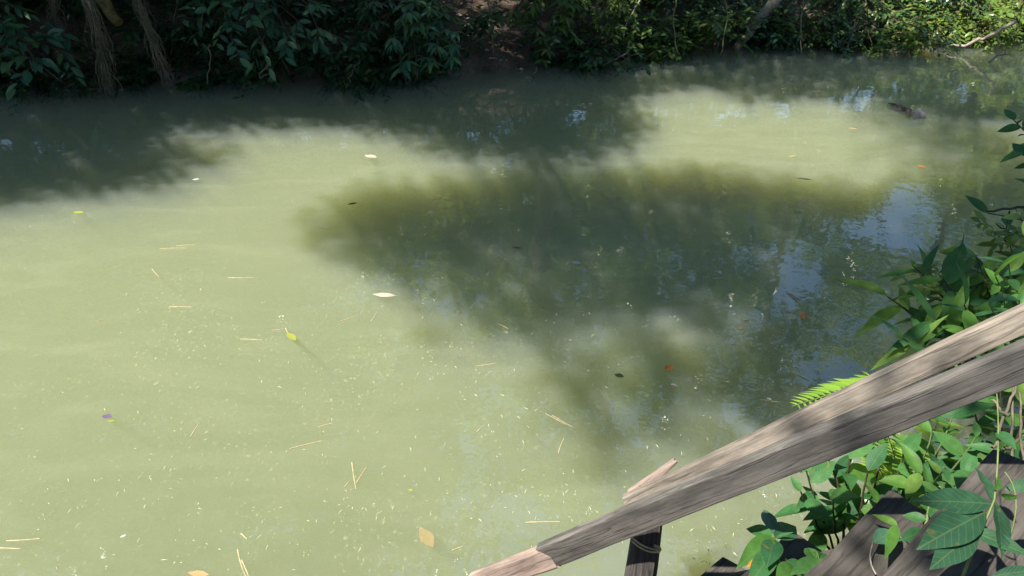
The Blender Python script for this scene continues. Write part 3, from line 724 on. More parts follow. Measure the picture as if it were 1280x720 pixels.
# background rows of bank bushes that close the view between the named ones
LAND = [(-8.6, 'upstream of the broad-leaved drooping shrub'), (-6.9, 'beside the broad-leaved drooping shrub'), (-5.4, 'beside the dead hanging fronds'), (-3.6, 'beside the oval-leaved hanging shrub'),
        (-1.5, 'beside the water-dipping whorled leaflets'), (0.2, 'on the bare earth slope'), (1.8, 'beside the tangle of dry twigs'), (3.6, 'beside the leaning grey trunk'), (5.4, 'beside the fine-leaved thicket'),
        (6.8, 'beside the yellow-green waterside bush'), (8.2, 'beside the glinting-leaved shrub'), (9.7, 'beside the fallen pale branch'), (11.5, 'downstream of the fallen pale branch'), (14.0, 'at the far end of the sunlit bank')]
def bush_label(x, row):
    return ('waterside bush ', 'bush half way up the far bank ', 'bush on top of the far bank ')[row] + min(LAND, key=lambda q: abs(q[0] - x))[1]
k = 0
for row, (dy, hh, drop) in enumerate(((0.15, 0.6, 1.05), (1.0, 1.0, 0.9), (2.4, 1.7, 1.0))):
    x = -11.0
    while x < 15.5:
        x += rnd.uniform(0.75, 1.1) * (0.75 if x > 5 else 1.0) + 0.25 * row
        yf = np.interp(x, FAR[:, 0], FAR[:, 1]); y = yf + dy + rnd.uniform(-.15, .3)
        if -0.7 < x < 0.3 and row < 2: continue
        if row == 0 and (6.2 < x < 7.0 ): continue
        z0 = gz(x, y); k += 1
        w_ = 0 if x < 0.2 else 1 if x < 3.2 else 2 if x < 7.6 else 3
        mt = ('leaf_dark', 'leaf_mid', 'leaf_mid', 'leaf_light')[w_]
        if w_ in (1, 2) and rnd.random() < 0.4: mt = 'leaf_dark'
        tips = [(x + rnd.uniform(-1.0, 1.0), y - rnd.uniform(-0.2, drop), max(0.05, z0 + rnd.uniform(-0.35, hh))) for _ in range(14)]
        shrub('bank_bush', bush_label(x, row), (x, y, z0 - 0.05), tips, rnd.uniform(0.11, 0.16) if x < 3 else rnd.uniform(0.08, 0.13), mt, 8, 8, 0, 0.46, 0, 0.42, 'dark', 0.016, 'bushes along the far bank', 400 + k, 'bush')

# dead hanging fronds / root mats at the far left
def dead_frond(label, top, bottom, width, strands, seed):
    r = np.random.default_rng(seed)
    top, bottom = np.array(top, float), np.array(bottom, float)
    t = thing('dead_frond', label, 'dead frond', tuple(top), 'dead fronds hanging over the far bank')
    a = Tubes(); rib = curve(top, bottom, sag=-0.02, n=12, bend=(0.06, 0, 0), r=r)
    a.tube(rib - top, 0.022, 0.006, 5)
    add('rib', a.mesh('rib', M['dry']), t)
    b = Tubes()
    for k in range(strands):
        s = r.random() * 0.86; q = rib[int(s * 11)]
        ln = (0.35 + 0.25 * r.random()) * np.linalg.norm(top - bottom) * 0.75
        off = np.array([r.normal(0, width * (0.5 + s)), r.normal(0, 0.05), 0])
        down = unit(bottom - top)
        e = q + down * ln + off * 0.9
        if e[2] < 0.0: e[2] = 0.0 + r.random() * 0.05
        b.tube(curve(q + off * 0.25, e, bend=off * 0.8 + r.normal(0, 0.045, 3), n=7, jit=0.009, r=r) - top, 0.003 + 0.006 * r.random(), 0.002, 4)
    st = add('strands', b.mesh('strands', M['dry']), t); tag(st, kind='stuff')
dead_frond('longest dead brown frond hanging from the mossy trunk down to the water', T(105, -25, 10.2), T(133, 112, 9.9), 0.055, 120, 1)
dead_frond('dead brown frond slanting sideways with loose drooping strands', T(165, -15, 10.4), T(208, 98, 10.2), 0.05, 90, 2)
dead_frond('short dead frond hanging behind the broad-leaved shrub', T(62, -25, 10.5), T(68, 45, 10.3), 0.05, 70, 3)
def log_mesh(name, pts, r0, r1, mat, sides=10, seed=1, lump=0.12):
    tb = Tubes(); pts = np.asarray(pts, float); tb.tube(pts, r0, r1, sides)
    v = np.concatenate(tb.v)
    for i in range(len(v)):
        q = Vector(v[i]) * 6; v[i] += np.array(noise.noise_vector(q + Vector((seed, 0, 0)))) * r0 * lump
    # close both ends
    f = list(map(tuple, np.concatenate(tb.f)))
    me = bpy.data.meshes.new(name)
    n = len(v); f += [tuple(range(sides))[::-1], tuple(range(n - sides, n))]
    me.from_pydata([tuple(q) for q in v], [], f)
    for p in me.polygons: p.use_smooth = len(p.vertices) == 4
    me.materials.append(mat); return me
def log(name, label, cat, a, b, r0, r1, mat, bend=(0, 0, 0), n=12, sides=10, seed=1, jit=0.01):
    a = np.array(a, float); b = np.array(b, float)
    o = add(name, log_mesh(name, curve(a, b, n=n, bend=bend, jit=jit, r=np.random.default_rng(seed)) - a, r0, r1, M[mat], sides, seed), loc=tuple(a))
    return tag(o, label, cat)
log('mossy_trunk', 'rotting orange-brown trunk from which the dead fronds hang', 'trunk', T(90, -60, 10.9), T(148, 30, 10.5), 0.13, 0.06, 'bark_moss', seed=4)
log('leaning_trunk', 'pale grey bare trunk leaning out from the far bank over the water', 'trunk', T(920, 62, 13.2), T(985, -22, 12.9), 0.06, 0.10, 'bark_pale', (-0.05, 0, -0.06), seed=5)
log('fallen_branch', 'bare pale branch lying across the far shallows', 'branch', T(1182, 60, 13.1), T(1272, 26, 12.7), 0.022, 0.03, 'bark_pale', (0.05, 0, -0.16), seed=6, jit=0.02)
log('fallen_twig', 'thin forked twig poking out of the far shallows', 'twig', T(1236, 78, 12.2), T(1256, 66, 12.2), 0.012, 0.02, 'bark_pale', (0, 0, 0.03), seed=7, n=6, jit=0.015)
for i, (a, b, bend, lab) in enumerate([
        ((800, 0, 12.0), (776, 48, 11.8), (0, 0, .1), 'pale dry stem arching above the tangle of dry twigs'),
        ((786, 62, 11.8), (752, 82, 11.7), (-.05, 0, -.1), 'dry twig curling down from the tangle into the water'),
        ((890, 42, 12.8), (893, 68, 12.7), (.12, 0, -.05), 'thin dark vine hanging to the water under the dim shrub'),
        ((835, 15, 12.6), (818, 45, 12.5), (.08, 0, -.05), 'thin vine hanging among dim leaves beside the dry twigs'),
        ((338, 78, 10.2), (335, 92, 10.1), (-.28, 0, -.22), 'looping vine dipping to the water below oval leaves'),
        ((263, 55, 10.2), (259, 104, 10.1), (0, 0, 0), 'straight dead stem hanging to the water right of the fronds'),
        ((450, 75, 10.5), (437, 102, 10.3), (-.1, 0, -.05), 'small curved twig beside the whorled shrub'),
        ((672, 84, 11.2), (664, 101, 11.1), (.02, 0, 0), 'thin bare twig under the whorled leaflets at the earth slope')]):
    log('hanging_vine' if 'vine' in lab else 'dry_twig', lab, 'vine' if 'vine' in lab else 'twig', T(*a), T(*b), 0.011, 0.007, 'bark_pale' if i < 2 else 'dry', bend, 9, 6, 20 + i, 0.012)
# tangle of dry twigs
tw = thing('twig_tangle', 'tangle of thin dry twigs at the water edge below pale leaves', 'twigs', tuple(T(765, 75, 12.2)))
tb = Tubes(); r = np.random.default_rng(91); o = np.array(tw.location)
for k in range(46):
    a = T(r.uniform(715, 800), r.uniform(48, 66), 12.2) + r.normal(0, 0.1, 3); b = T(r.uniform(705, 795), r.uniform(72, 90), 11.9)
    b[2] = max(b[2], -0.05)
    tb.tube(curve(a, b, n=7, bend=r.normal(0, 0.16, 3), r=r) - o, 0.010, 0.004, 4)
tag(add('twigs', tb.mesh('twigs', M['bark_pale']), tw), kind='stuff')
# small root / twig sticking up beside the thicket
tw = thing('root_snag', 'small bare root snag standing in the water before the fine-leaved thicket', 'snag', tuple(W(1056, 66)))
tb = Tubes(); o = np.array(tw.location)
for k in range(9):
    tb.tube(curve((0, 0, -0.05), r.normal(0, 0.16, 3) + np.array([0, 0, 0.18]), n=6, bend=r.normal(0, 0.05, 3), r=r), 0.012, 0.004, 4)
tag(add('twigs', tb.mesh('twigs', M['bark_pale']), tw), kind='stuff')
# hanging creepers on the far bank's dark undercut
for i, px in enumerate((180, 222, 285, 610, 845, 905, 1005)):
    log('hanging_vine', 'thin dark creeper hanging in shade ' + ('between the two dead fronds', 'right of the slanting dead frond', 'left of the looping vine', 'in front of the bare earth slope', 'among the dim shrub leaves', 'under the leaning grey trunk', 'beside the fine-leaved thicket')[i], 'vine', T(px, -5, 11.3), T(px + rnd.uniform(-14, 14), 70, 11.1), 0.010, 0.006, 'dry', (rnd.uniform(-.1, .1), 0, -.05), 9, 5, 50 + i)['group'] = 'creepers under the far bank'
# pale fallen leaves lying on the bare slope
lp, ld, ln_ = [], [], []
for k in range(700):
    x, y = rnd.uniform(-1.3, 2.6), rnd.uniform(11.7, 14.5)
    lp.append((x, y, gz(x, y) + 0.09 + rnd.uniform(0, 0.04))); a = rnd.uniform(0, 6.28); ld.append((math.cos(a), math.sin(a), rnd.uniform(-.2, .3))); ln_.append((rnd.gauss(0, .3), -0.4 + rnd.gauss(0, .3), 1))
lit = add('leaf_litter', leaves_mesh('leaf_litter', lp, ld, ln_, rng.uniform(0.05, 0.11, 700), 0.5, M['pale_grass']))
tag(lit, 'dry leaf litter scattered over the bare earth slope', 'leaf litter', kind='stuff'); lit.data.materials[0] = M['f_pale']

# stone in the water
def blob(name, mat, sx, sy, sz, seed):
    me = bpy.data.meshes.new(name)
    import bmesh
    bm = bmesh.new(); bmesh.ops.create_icosphere(bm, subdivisions=3, radius=1)
    for v in bm.verts:
        q = v.co.copy(); k = 1 + 0.45 * noise.noise(q * 1.3 + Vector((seed, 0, 0))) + 0.15 * noise.noise(q * 4 + Vector((0, seed, 0)))
        v.co = Vector((q.x * sx * k, q.y * sy * k, q.z * sz * k))
    bm.to_mesh(me); bm.free()
    for p in me.polygons: p.use_smooth = True
    me.materials.append(mat); return me
s = add('rock', blob('rock', M['stone'], 0.085, 0.07, 0.06, 3.0), loc=tuple(W(1147, 143, 0.015))); tag(s, 'pale grey rock breaking the water beside a sunken log', 'rock')
log('sunken_log', 'dark sunken log end barely above the water beside the pale rock', 'log', W(1112, 132, -0.035), W(1138, 142, -0.02), 0.04, 0.05, 'bark_dark', seed=8)

# ------------------------------------------------------------------ handrail and plank steps
def board_mesh(name, L, w0, w1, th, mat, seed=1, n=44, lump=0.004, bev=0.22, end0=0.0, end1=0.0):
    """plank along +X from 0 to L; width in Z, thickness in Y; worn rounded edges, slightly warped"""
    cs = []
    b = bev
    for (cx, cz, a0) in ((1, 1, 0), (-1, 1, 90), (-1, -1, 180), (1, -1, 270)):
        for a in (0, 45, 90):
            cs.append((cx, cz, math.cos(R(a0 + a)), math.sin(R(a0 + a))))
    vs, fs = [], []; k = len(cs)
    for i in range(n + 1):
        t = i / n; wd = w0 + (w1 - w0) * t
        br = b * th
        for (cx, cz, ca, sa) in cs:
            y = cx * (th / 2 - br) + ca * br; z = cz * (wd / 2 - br) + sa * br
            x = t * L + (end0 * z * (1 - t) + end1 * z * t)
            q = Vector((x * 5, y * 20, z * 20 + seed * 7))
            nv = noise.noise_vector(q) * lump + noise.noise_vector(Vector((x * 1.7, seed, 0))) * lump * 1.6
            if i in (0, n): nv.x += noise.noise(Vector((y * 60, z * 60, seed))) * 0.012
            vs.append((x + nv.x, y + nv.y, z + nv.z))
    for i in range(n):
        for j in range(k):
            fs.append((i * k + j, (i + 1) * k + j, (i + 1) * k + (j + 1) % k, i * k + (j + 1) % k))
    fs += [tuple(range(k)), tuple(range(n * k + k - 1, n * k - 1, -1))]
    me = bpy.data.meshes.new(name); me.from_pydata(vs, [], fs)
    for p in me.polygons: p.use_smooth = False
    me.materials.append(mat); me.update(); return me
def place_board(o, a, b, side):
    """local X from a to b; local Y towards 'side' as far as it can"""
    a, b = Vector(a), Vector(b); x = (b - a).normalized()
    y = Vector(side); y = (y - x * y.dot(x)).normalized(); z = x.cross(y)
    o.matrix_basis = Matrix.Translation(a - Vector(o.parent.location if o.parent else (0, 0, 0))) @ Matrix((x, y, z)).transposed().to_4x4()

hr = thing('handrail', 'weathered grey-brown plank handrail slanting down to a leaning post', 'handrail', tuple(P(800, 760, 2.95)))
SIDE = Vector((-0.36, -0.93, 0.12))
# lower rail
LA, LB = P(1420, 392, 1.83), P(683, 694, 2.93)
e = (LB - LA).normalized()
o = add('rail', board_mesh('lower_rail', (LB - LA).length, 0.099, 0.106, 0.040, M['rail_grey'], 1, 60, 0.003, 0.12), hr); place_board(o, LA, LB, SIDE + Vector((0, 0, -0.27)))
tag(o, 'lower grey rail with dark weather stains')
LC = P(598, 728, 3.04)
o = add('rail_end', board_mesh('lower_rail_end', (LC - LB).length + 0.03, 0.108, 0.085, 0.038, M['rail_pink'], 5, 20, 0.007, 0.3), hr); place_board(o, LB - e * 0.03, LC, SIDE + Vector((0, 0, -0.1)))
tag(o, 'bare pinkish chopped end of the lower rail')
# upper rail
UA, UB = P(1420, 331, 1.86), P(783, 630, 2.80)
o = add('rail', board_mesh('upper_rail', (UB - UA).length, 0.068, 0.060, 0.040, M['rail_tan'], 2, 60, 0.003, 0.12, end1=-0.35), hr); place_board(o, UA, UB, SIDE + Vector((0, 0, 0.12)))
tag(o, 'upper tan rail ending at the post')
# post and the splintered piece behind the rails
PA, PB = P(790, 800, 2.98), P(817, 612, 2.86)
o = add('post', board_mesh('post', (PB - PA).length, 0.115, 0.105, 0.075, M['post_dark'], 3, 30, 0.008, 0.3), hr); place_board(o, PA, PB, SIDE)
o = add('post_tip', board_mesh('post_tip', 0.20, 0.060, 0.020, 0.035, M['rail_pink'], 9, 14, 0.006, 0.3), hr)
place_board(o, P(792, 622, 2.90), P(838, 582, 2.88), SIDE)
tb = Tubes(); r = np.random.default_rng(5)
c0 = np.array(P(790, 676, 2.88)); c1_ = np.array(P(822, 690, 2.86)); base = np.array(hr.location)
tb.tube(curve(c0, c1_, n=9, bend=(0, -0.02, -0.015)) - base, 0.0038, 0.0038, 6)
tb.tube(curve(c0 + [0, 0, .015], c1_ + [0, 0, .012], n=9, bend=(0, -0.02, -0.01)) - base, 0.0034, 0.0038, 6)
tb.tube(curve(c1_, np.array(P(818, 682, 2.84)), n=6, bend=(0.03, 0, 0.0)) - base, 0.006, 0.005, 6)
tag(add('rope', tb.mesh('rope', M['needle']), hr), 'short yellow cord tied round the post')

for (px, py, dp) in ((800, 655, 2.70), (812, 648, 2.68), (1118, 503, 2.20), (1126, 512, 2.19)):
    tb = Tubes(); c_ = np.array(P(px, py, dp)) - np.array(hr.location); n_ = np.array(SIDE.normalized())
    tb.tube(np.array([c_ - n_ * 0.03, c_ + n_ * 0.012, c_ + n_ * 0.0125]), 0.004, 0.004, 8, prof=[0.004, 0.0045, 0.0])
    add('nail', tb.mesh('nail', M['bark_dark']), hr)
st = thing('plank_steps', 'steep weathered plank steps going down the bank under the handrail', 'steps', tuple(P(1150, 760, 2.3)))
TDIR = Vector((-0.752, -0.659, 0)); TW = Vector((0.659, -0.752, 0))
def tread(corner, length, width, th, seed, tilt=0.0):
    c = Vector(corner)
    a = c + TW * (width / 2)
    o = add('tread', board_mesh('tread', length, width, width * 0.96, th, M['tread'], 20 + seed, 26, 0.006, 0.16, end0=rnd.uniform(-.2, .2)), st)
    b = a + TDIR * length + Vector((0, 0, tilt))
    place_board(o, a, b, (0, 0, 1))
    return o
TC = [P(905, 700, 3.2), P(985, 668, 2.91), P(1108, 621, 2.64), P(1240, 566, 2.37)]
tread(TC[0], 0.8, 0.20, 0.05, 0, 0.02); tread(TC[1], 0.9, 0.24, 0.045, 1, 0.01); tread(TC[2], 0.95, 0.27, 0.045, 2, -0.01); tread(TC[3], 0.95, 0.27, 0.05, 3, 0.0)
tread(TC[3] + Vector((0.215, -0.15, 0.32)), 0.8, 0.26, 0.05, 4)
# stringers (sloping bearers under the treads) and a riser
for k, off in enumerate((0.12, 0.72)):
    a = TC[3] + TDIR * off + TW * 0.35 + Vector((0, 0, 0.10)); b = TC[0] + TDIR * off + TW * -0.12 + Vector((0, 0, -0.25))
    o = add('stringer', board_mesh('stringer', (b - a).length, 0.12, 0.12, 0.05, M['tread'], 30 + k, 30, 0.006), st); place_board(o, a, b, TDIR)
for k in (1, 2, 3):
    a = TC[k] + TW * 0.17 + Vector((0, 0, -0.14)); b = a + TDIR * 0.8
    o = add('riser', board_mesh('riser', 0.8, 0.2, 0.2, 0.03, M['tread'], 40 + k, 20, 0.006), st); place_board(o, a, b, TW)

# ------------------------------------------------------------------ near-bank plants
NB = {
    'ovate': leaf_blade('ovate_leaf', M['near_leaf'], 0.46, 0.42, droop=0.16, fold=0.16, n=9),
    'ovate_light': leaf_blade('ovate_leaf_light', M['near_leaf_light'], 0.46, 0.42, droop=0.16, fold=0.16, n=9),
    'round': leaf_blade('round_leaf', M['near_leaf_blue'], 0.66, 0.55, droop=0.10, fold=0.10, n=9),
    'lance': leaf_blade('lance_leaf', M['near_leaf'], 0.28, 0.38, droop=0.20, fold=0.14, n=9),
    'lance_light': leaf_blade('lance_leaf_light', M['near_leaf_light'], 0.28, 0.38, droop=0.20, fold=0.14, n=9),
    'big': leaf_blade('big_leaf', M['near_leaf_shaded'], 0.36, 0.48, droop=0.12, fold=0.12, wave=0.006, n=12),
    'yellow': leaf_blade('yellow_leaf', M['f_yellow'], 0.40, 0.45, droop=0.2, fold=0.15, n=8),
    'orange': leaf_blade('orange_leaf', M['f_orange'], 0.50, 0.45, droop=0.3, fold=0.2, n=8),
}
def ground_under(p):
    return Vector((p[0], p[1], gz(p[0], p[1])))
def plant(name, label, base, stems, seed, cat='plant', stem_mat='stem', sr=0.005):
    """stems: list of (tip, [leaf kinds], leaf size, leaf count, first leaf position, spread)"""
    r = random.Random(seed); base = Vector(base)
    t = thing(name, label, cat, tuple(base))
    for (tip, kinds, size, cnt, first, spread) in stems:
        tip = Vector(tip); ln = (tip - base).length
        pts = curve(base, tip, n=10, bend=(r.uniform(-.08, .08) * ln, r.uniform(-.08, .08) * ln, 0.10 * ln), jit=0.004, r=np.random.default_rng(seed + cnt))
        tb = Tubes(); tb.tube(pts - np.array(base), sr, sr * 0.5, 6)
        add('stem', tb.mesh('stem', M[stem_mat]), t)
        ph = r.uniform(0, 6.28)
        for k in range(cnt):
            s = first + (1 - first) * k / max(1, cnt - 1); i0 = min(8, int(s * 9)); p = Vector(pts[i0]).lerp(Vector(pts[i0 + 1]), s * 9 - i0)
            ax = (Vector(pts[i0 + 1]) - Vector(pts[i0])).normalized()
            ph += 2.4 + r.uniform(-.3, .3)
            side = ax.orthogonal().normalized(); side.rotate(Matrix.Rotation(ph, 3, ax))
            d = (ax * (0.35 + 0.5 * (s > 0.97)) + side * spread + Vector((0, 0, -0.12))).normalized()
            if d.z < -0.55: d.z *= 0.4
            up = Vector((r.gauss(0, .25) - 0.15, r.gauss(0, .25) - 0.3, 1))
            put_leaf(NB[r.choice(kinds)], t, p, d, size * r.choice((0.5, 0.7, 0.85, 1.0, 1.0, 1.2)) * r.uniform(0.9, 1.1), up, r.uniform(-.3, .3))
    return t
def leaf_at(t, kind, px, py, dep, tx, ty, tdep, up=(-0.2, -0.45, 1), roll=0.0):
    a, b = P(px, py, dep), P(tx, ty, tdep)
    return put_leaf(NB[kind], t, a, b - a, (b - a).length, up, roll)

# small seedling at the foot of the steps, each leaf set as seen
base = P(965, 712, 2.62)
sd = thing('seedling', 'small seedling with one round bluish leaf above paired green leaves by the lowest step', 'plant', tuple(base))
tb = Tubes(); b0 = np.array(base)
tb.tube(curve(P(985, 735, 2.60), P(968, 672, 2.62), n=7) - b0, 0.006, 0.004, 6); add('stem', tb.mesh('stem', M['stem']), sd)
leaf_at(sd, 'round', 966, 668, 2.63, 957, 634, 2.72, (0, -1, 0.25))
leaf_at(sd, 'ovate_light', 967, 672, 2.62, 925, 703, 2.52)
leaf_at(sd, 'ovate', 966, 670, 2.62, 930, 656, 2.70)
leaf_at(sd, 'ovate', 968, 672, 2.62, 998, 654, 2.72)
leaf_at(sd, 'ovate', 968, 674, 2.62, 960, 704, 2.48)
leaf_at(sd, 'lance', 970, 672, 2.62, 990, 664, 2.60)
leaf_at(sd, 'ovate', 966, 690, 2.58, 938, 728, 2.46)
leaf_at(sd, 'ovate', 984, 700, 2.58, 1004, 716, 2.50)
leaf_at(sd, 'ovate_light', 990, 705, 2.56, 972, 722, 2.46)
leaf_at(sd, 'orange', 952, 702, 2.56, 936, 706, 2.52)

# twiggy shrub under the rail
g0 = ground_under(P(1075, 650, 3.0))
plant('twiggy_shrub', 'dark-stemmed shrub with drooping pointed leaves beside the middle step', g0, [
    (P(1008, 590, 2.95), ['ovate', 'lance'], 0.16, 6, 0.45, 0.9),
    (P(1035, 570, 3.00), ['ovate', 'lance'], 0.17, 7, 0.40, 0.9),
    (P(1062, 575, 3.02), ['ovate'], 0.16, 6, 0.35, 0.9),
    (P(1000, 615, 2.88), ['lance', 'ovate'], 0.14, 5, 0.45, 0.9),
    (P(1085, 590, 2.95), ['ovate', 'ovate_light'], 0.15, 6, 0.35, 0.9),
    (P(1105, 560, 3.10), ['ovate', 'ovate_light'], 0.16, 6, 0.35, 0.9),
    (P(1040, 620, 2.85), ['ovate'], 0.13, 4, 0.4, 0.9)], 71, 'shrub', 'stem_brown', 0.006)
g0 = ground_under(P(1150, 600, 3.1))
plant('leafy_bush', 'sunlit green bush with rounded leaves growing beside the upper step', g0, [
    (P(1130, 560, 3.0), ['ovate_light', 'ovate'], 0.15, 9, 0.3, 0.95),
    (P(1165, 540, 3.1), ['ovate_light', 'ovate'], 0.16, 9, 0.3, 0.95),
    (P(1190, 520, 3.2), ['ovate', 'ovate_light'], 0.17, 9, 0.3, 0.95),
    (P(1150, 590, 2.85), ['ovate_light', 'ovate_light', 'ovate'], 0.13, 9, 0.3, 0.95),
    (P(1220, 545, 3.0), ['ovate'], 0.16, 9, 0.3, 0.95),
    (P(1180, 585, 2.8), ['ovate', 'ovate_light'], 0.14, 8, 0.3, 0.95),
    (P(1215, 590, 2.75), ['ovate'], 0.13, 8, 0.3, 0.95)], 72, 'shrub', 'stem', 0.006)
g0 = ground_under(P(1275, 560, 3.2))
plant('leafy_bush', 'green bush with long pointed leaves and bare twigs under the rail beside the top step', g0, [
    (P(1215, 500, 3.3), ['lance', 'ovate'], 0.19, 9, 0.3, 0.95),
    (P(1250, 490, 3.3), ['ovate', 'ovate_light'], 0.18, 9, 0.3, 0.95),
    (P(1290, 500, 3.1), ['ovate_light', 'lance_light'], 0.17, 9, 0.3, 0.95),
    (P(1255, 560, 2.7), ['ovate'], 0.12, 6, 0.4, 0.95)], 73, 'shrub', 'stem_brown', 0.007)

# riverside bush above the rail on the right
g0 = ground_under(P(1290, 430, 4.6))
plant('riverside_bush', 'bush with long drooping pointed leaves beyond the upper rail', g0, [
    (P(1110, 372, 4.3), ['lance', 'lance_light'], 0.24, 12, 0.55, 0.8),
    (P(1140, 330, 4.5), ['lance', 'lance_light'], 0.24, 15, 0.45, 0.85),
    (P(1165, 400, 4.1), ['lance', 'lance_light'], 0.26, 15, 0.4, 0.85),
    (P(1180, 350, 4.3), ['lance', 'lance_light', 'ovate'], 0.24, 16, 0.35, 0.9),
    (P(1220, 320, 4.4), ['lance', 'ovate_light'], 0.22, 16, 0.35, 0.9),
    (P(1205, 380, 4.0), ['lance', 'ovate_light'], 0.21, 15, 0.35, 0.9),
    (P(1130, 425, 4.0), ['lance', 'lance_light'], 0.21, 12, 0.45, 0.85),
    (P(1190, 330, 4.5), ['lance', 'lance_light'], 0.21, 15, 0.45, 0.85)], 74, 'shrub', 'stem_brown', 0.007)
g0 = ground_under(P(1330, 420, 4.0))
plant('riverside_bush', 'sunlit bush with upright bright oval leaves beyond the upper rail', g0, [
    (P(1245, 345, 3.6), ['ovate_light'], 0.15, 10, 0.55, 0.8),
    (P(1262, 330, 3.7), ['ovate_light', 'ovate'], 0.14, 13, 0.4, 0.9),
    (P(1285, 300, 3.9), ['ovate', 'ovate_light'], 0.16, 15, 0.4, 0.9),
    (P(1240, 385, 3.5), ['ovate_light', 'ovate'], 0.13, 13, 0.4, 0.9),
    (P(1275, 375, 3.4), ['ovate'], 0.13, 13, 0.4, 0.9)], 75, 'shrub', 'stem', 0.006)
g0 = ground_under(P(1400, 330, 5.5))
plant('riverside_bush', 'dark bush with small oval leaves on a twig reaching over the bend', g0, [
    (P(1268, 150, 5.6), ['ovate'], 0.15, 9, 0.72, 0.9), (P(1278, 190, 5.4), ['ovate'], 0.15, 8, 0.7, 0.9),
    (P(1235, 266, 5.2), ['ovate'], 0.14, 2, 0.9, 0.9), (P(1300, 230, 5.2), ['ovate', 'lance'], 0.18, 9, 0.5, 0.9)], 76, 'shrub', 'stem_brown', 0.008)
g0 = ground_under(P(1330, 400, 4.9))
shrub('fine_leaved_bush', 'airy bush of small light green leaves behind the drooping-leaved bush', tuple(g0), [P(1195, 318, 4.7), P(1235, 285, 4.8), P(1268, 262, 4.9), P(1170, 345, 4.5), P(1262, 310, 4.5), P(1225, 345, 4.4), P(1285, 285, 4.7), P(1150, 375, 4.4), P(1290, 330, 4.4)],
      0.10, 'leaf_light', 9, 9, 0, 0.42, 60, 0.30, 'light', 0.008, None, 77)
tw = thing('bare_twig', 'dark bare forked twig reaching out over the water beyond the bush', 'twig', tuple(P(1300, 262, 5.0)))
tb = Tubes(); o = np.array(tw.location)
tb.tube(curve(P(1310, 258, 5.0), P(1232, 266, 5.0), n=9, sag=0.02, jit=0.005) - o, 0.012, 0.006, 5)
tb.tube(curve(P(1310, 300, 4.9), P(1245, 280, 5.0), n=9, sag=-0.05, jit=0.005) - o, 0.010, 0.005, 5)
tb.tube(curve(P(1262, 264, 5.0), P(1258, 285, 4.95), n=5) - o, 0.006, 0.004, 5)
tb.tube(curve(P(1280, 262, 5.0), P(1290, 280, 4.95), n=5) - o, 0.006, 0.004, 5)
tag(tw, None, None); add('twigs', tb.mesh('twigs', M['stem_brown']), tw)

# bright fern behind the rail
def fern(name, label, base, fronds, seed, mat='fern'):
    r = random.Random(seed); base = Vector(base); t = thing(name, label, 'fern', tuple(base))
    blade = leaf_blade('pinna', M[mat], 0.26, 0.3, droop=0.15, fold=0.1, n=5)
    for (tip, wid, n) in fronds:
        pts = curve(base, tip, n=14, bend=(0, 0, 0.12 if len(fronds) > 1 else 0.0))
        tb = Tubes(); tb.tube(pts - np.array(base), 0.005, 0.002, 5)
        add('frond_stalk', tb.mesh('frond_stalk', M['vine_green']), t)
        for k in range(n):
            s = 0.15 + 0.85 * k / n; i0 = min(12, int(s * 13)); p = Vector(pts[i0]).lerp(Vector(pts[i0 + 1]), s * 13 - i0)
            ax = (Vector(pts[i0 + 1]) - Vector(pts[i0])).normalized(); sd_ = ax.cross(Vector((0, 0, 1))).normalized()
            w_ = wid * (math.sin(math.pi * (0.12 + 0.86 * s)) ** 0.7)
            for sg in (-1, 1):
                put_leaf(blade, t, p, sd_ * sg + ax * 0.45 + Vector((0, 0, -.05)), max(0.015, w_ * r.uniform(.9, 1.1)), (0, -0.2, 1), 0, 'pinna')
    return t
fb = ground_under(P(1180, 500, 3.9))
fern('fern', 'bright yellow-green fern whose frond tip shows above the rail', fb, [
    (P(1085, 462, 3.5), 0.13, 20), (P(1110, 545, 3.4), 0.13, 20), (P(1150, 555, 3.3), 0.13, 20), (P(1190, 470, 3.9), 0.13, 18), (P(1080, 560, 3.5), 0.12, 18)], 5)

fern('fern', 'single bright yellow-green fern frond lying along the top of the upper rail', P(1110, 470, 3.25), [(P(990, 508, 3.0), 0.10, 15)], 6)
# climbing plant with big leaves over the top step
cb = P(1212, 760, 1.75)
cl = thing('climbing_plant', 'climbing plant with large dark pointed leaves and a yellow-green stem over the top step', 'plant', tuple(cb))
tb = Tubes(); b0 = np.array(cb)
tb.tube(curve(P(1195, 740, 1.75), P(1243, 625, 1.78), n=10, bend=(0.0, 0, 0.02)) - b0, 0.0036, 0.0026, 6)
tb.tube(curve(P(1243, 625, 1.78), P(1246, 492, 1.90), n=10, bend=(0.012, 0, 0.0)) - b0, 0.0024, 0.0014, 6)
add('stem', tb.mesh('stem', M['vine_green']), cl); tb = Tubes()
tb.tube(curve(P(1262, 672, 1.72), P(1256, 590, 1.76), n=9, bend=(0.03, 0, 0.03)) - b0, 0.0022, 0.0014, 6)
add('stem', tb.mesh('stem', M['vine_green']), cl)
leaf_at(cl, 'big', 1240, 630, 1.78, 1148, 622, 1.74, (-0.1, -0.5, 1))
leaf_at(cl, 'big', 1232, 640, 1.77, 1156, 678, 1.66, (-0.2, -0.5, 1))
leaf_at(cl, 'big', 1240, 628, 1.78, 1226, 578, 1.88, (0, -1, 0.6))
leaf_at(cl, 'big', 1244, 628, 1.78, 1263, 690, 1.66, (0.2, -0.7, 1))
leaf_at(cl, 'big', 1222, 662, 1.74, 1168, 706, 1.64, (-0.2, -0.5, 1))
leaf_at(cl, 'big', 1205, 660, 1.75, 1290, 690, 1.66, (0.2, -0.5, 1))
leaf_at(cl, 'big', 1255, 612, 1.80, 1310, 600, 1.78, (0.2, -0.5, 1))
leaf_at(cl, 'ovate_light', 1243, 612, 1.78, 1253, 592, 1.82, (0, -1, 0.6))
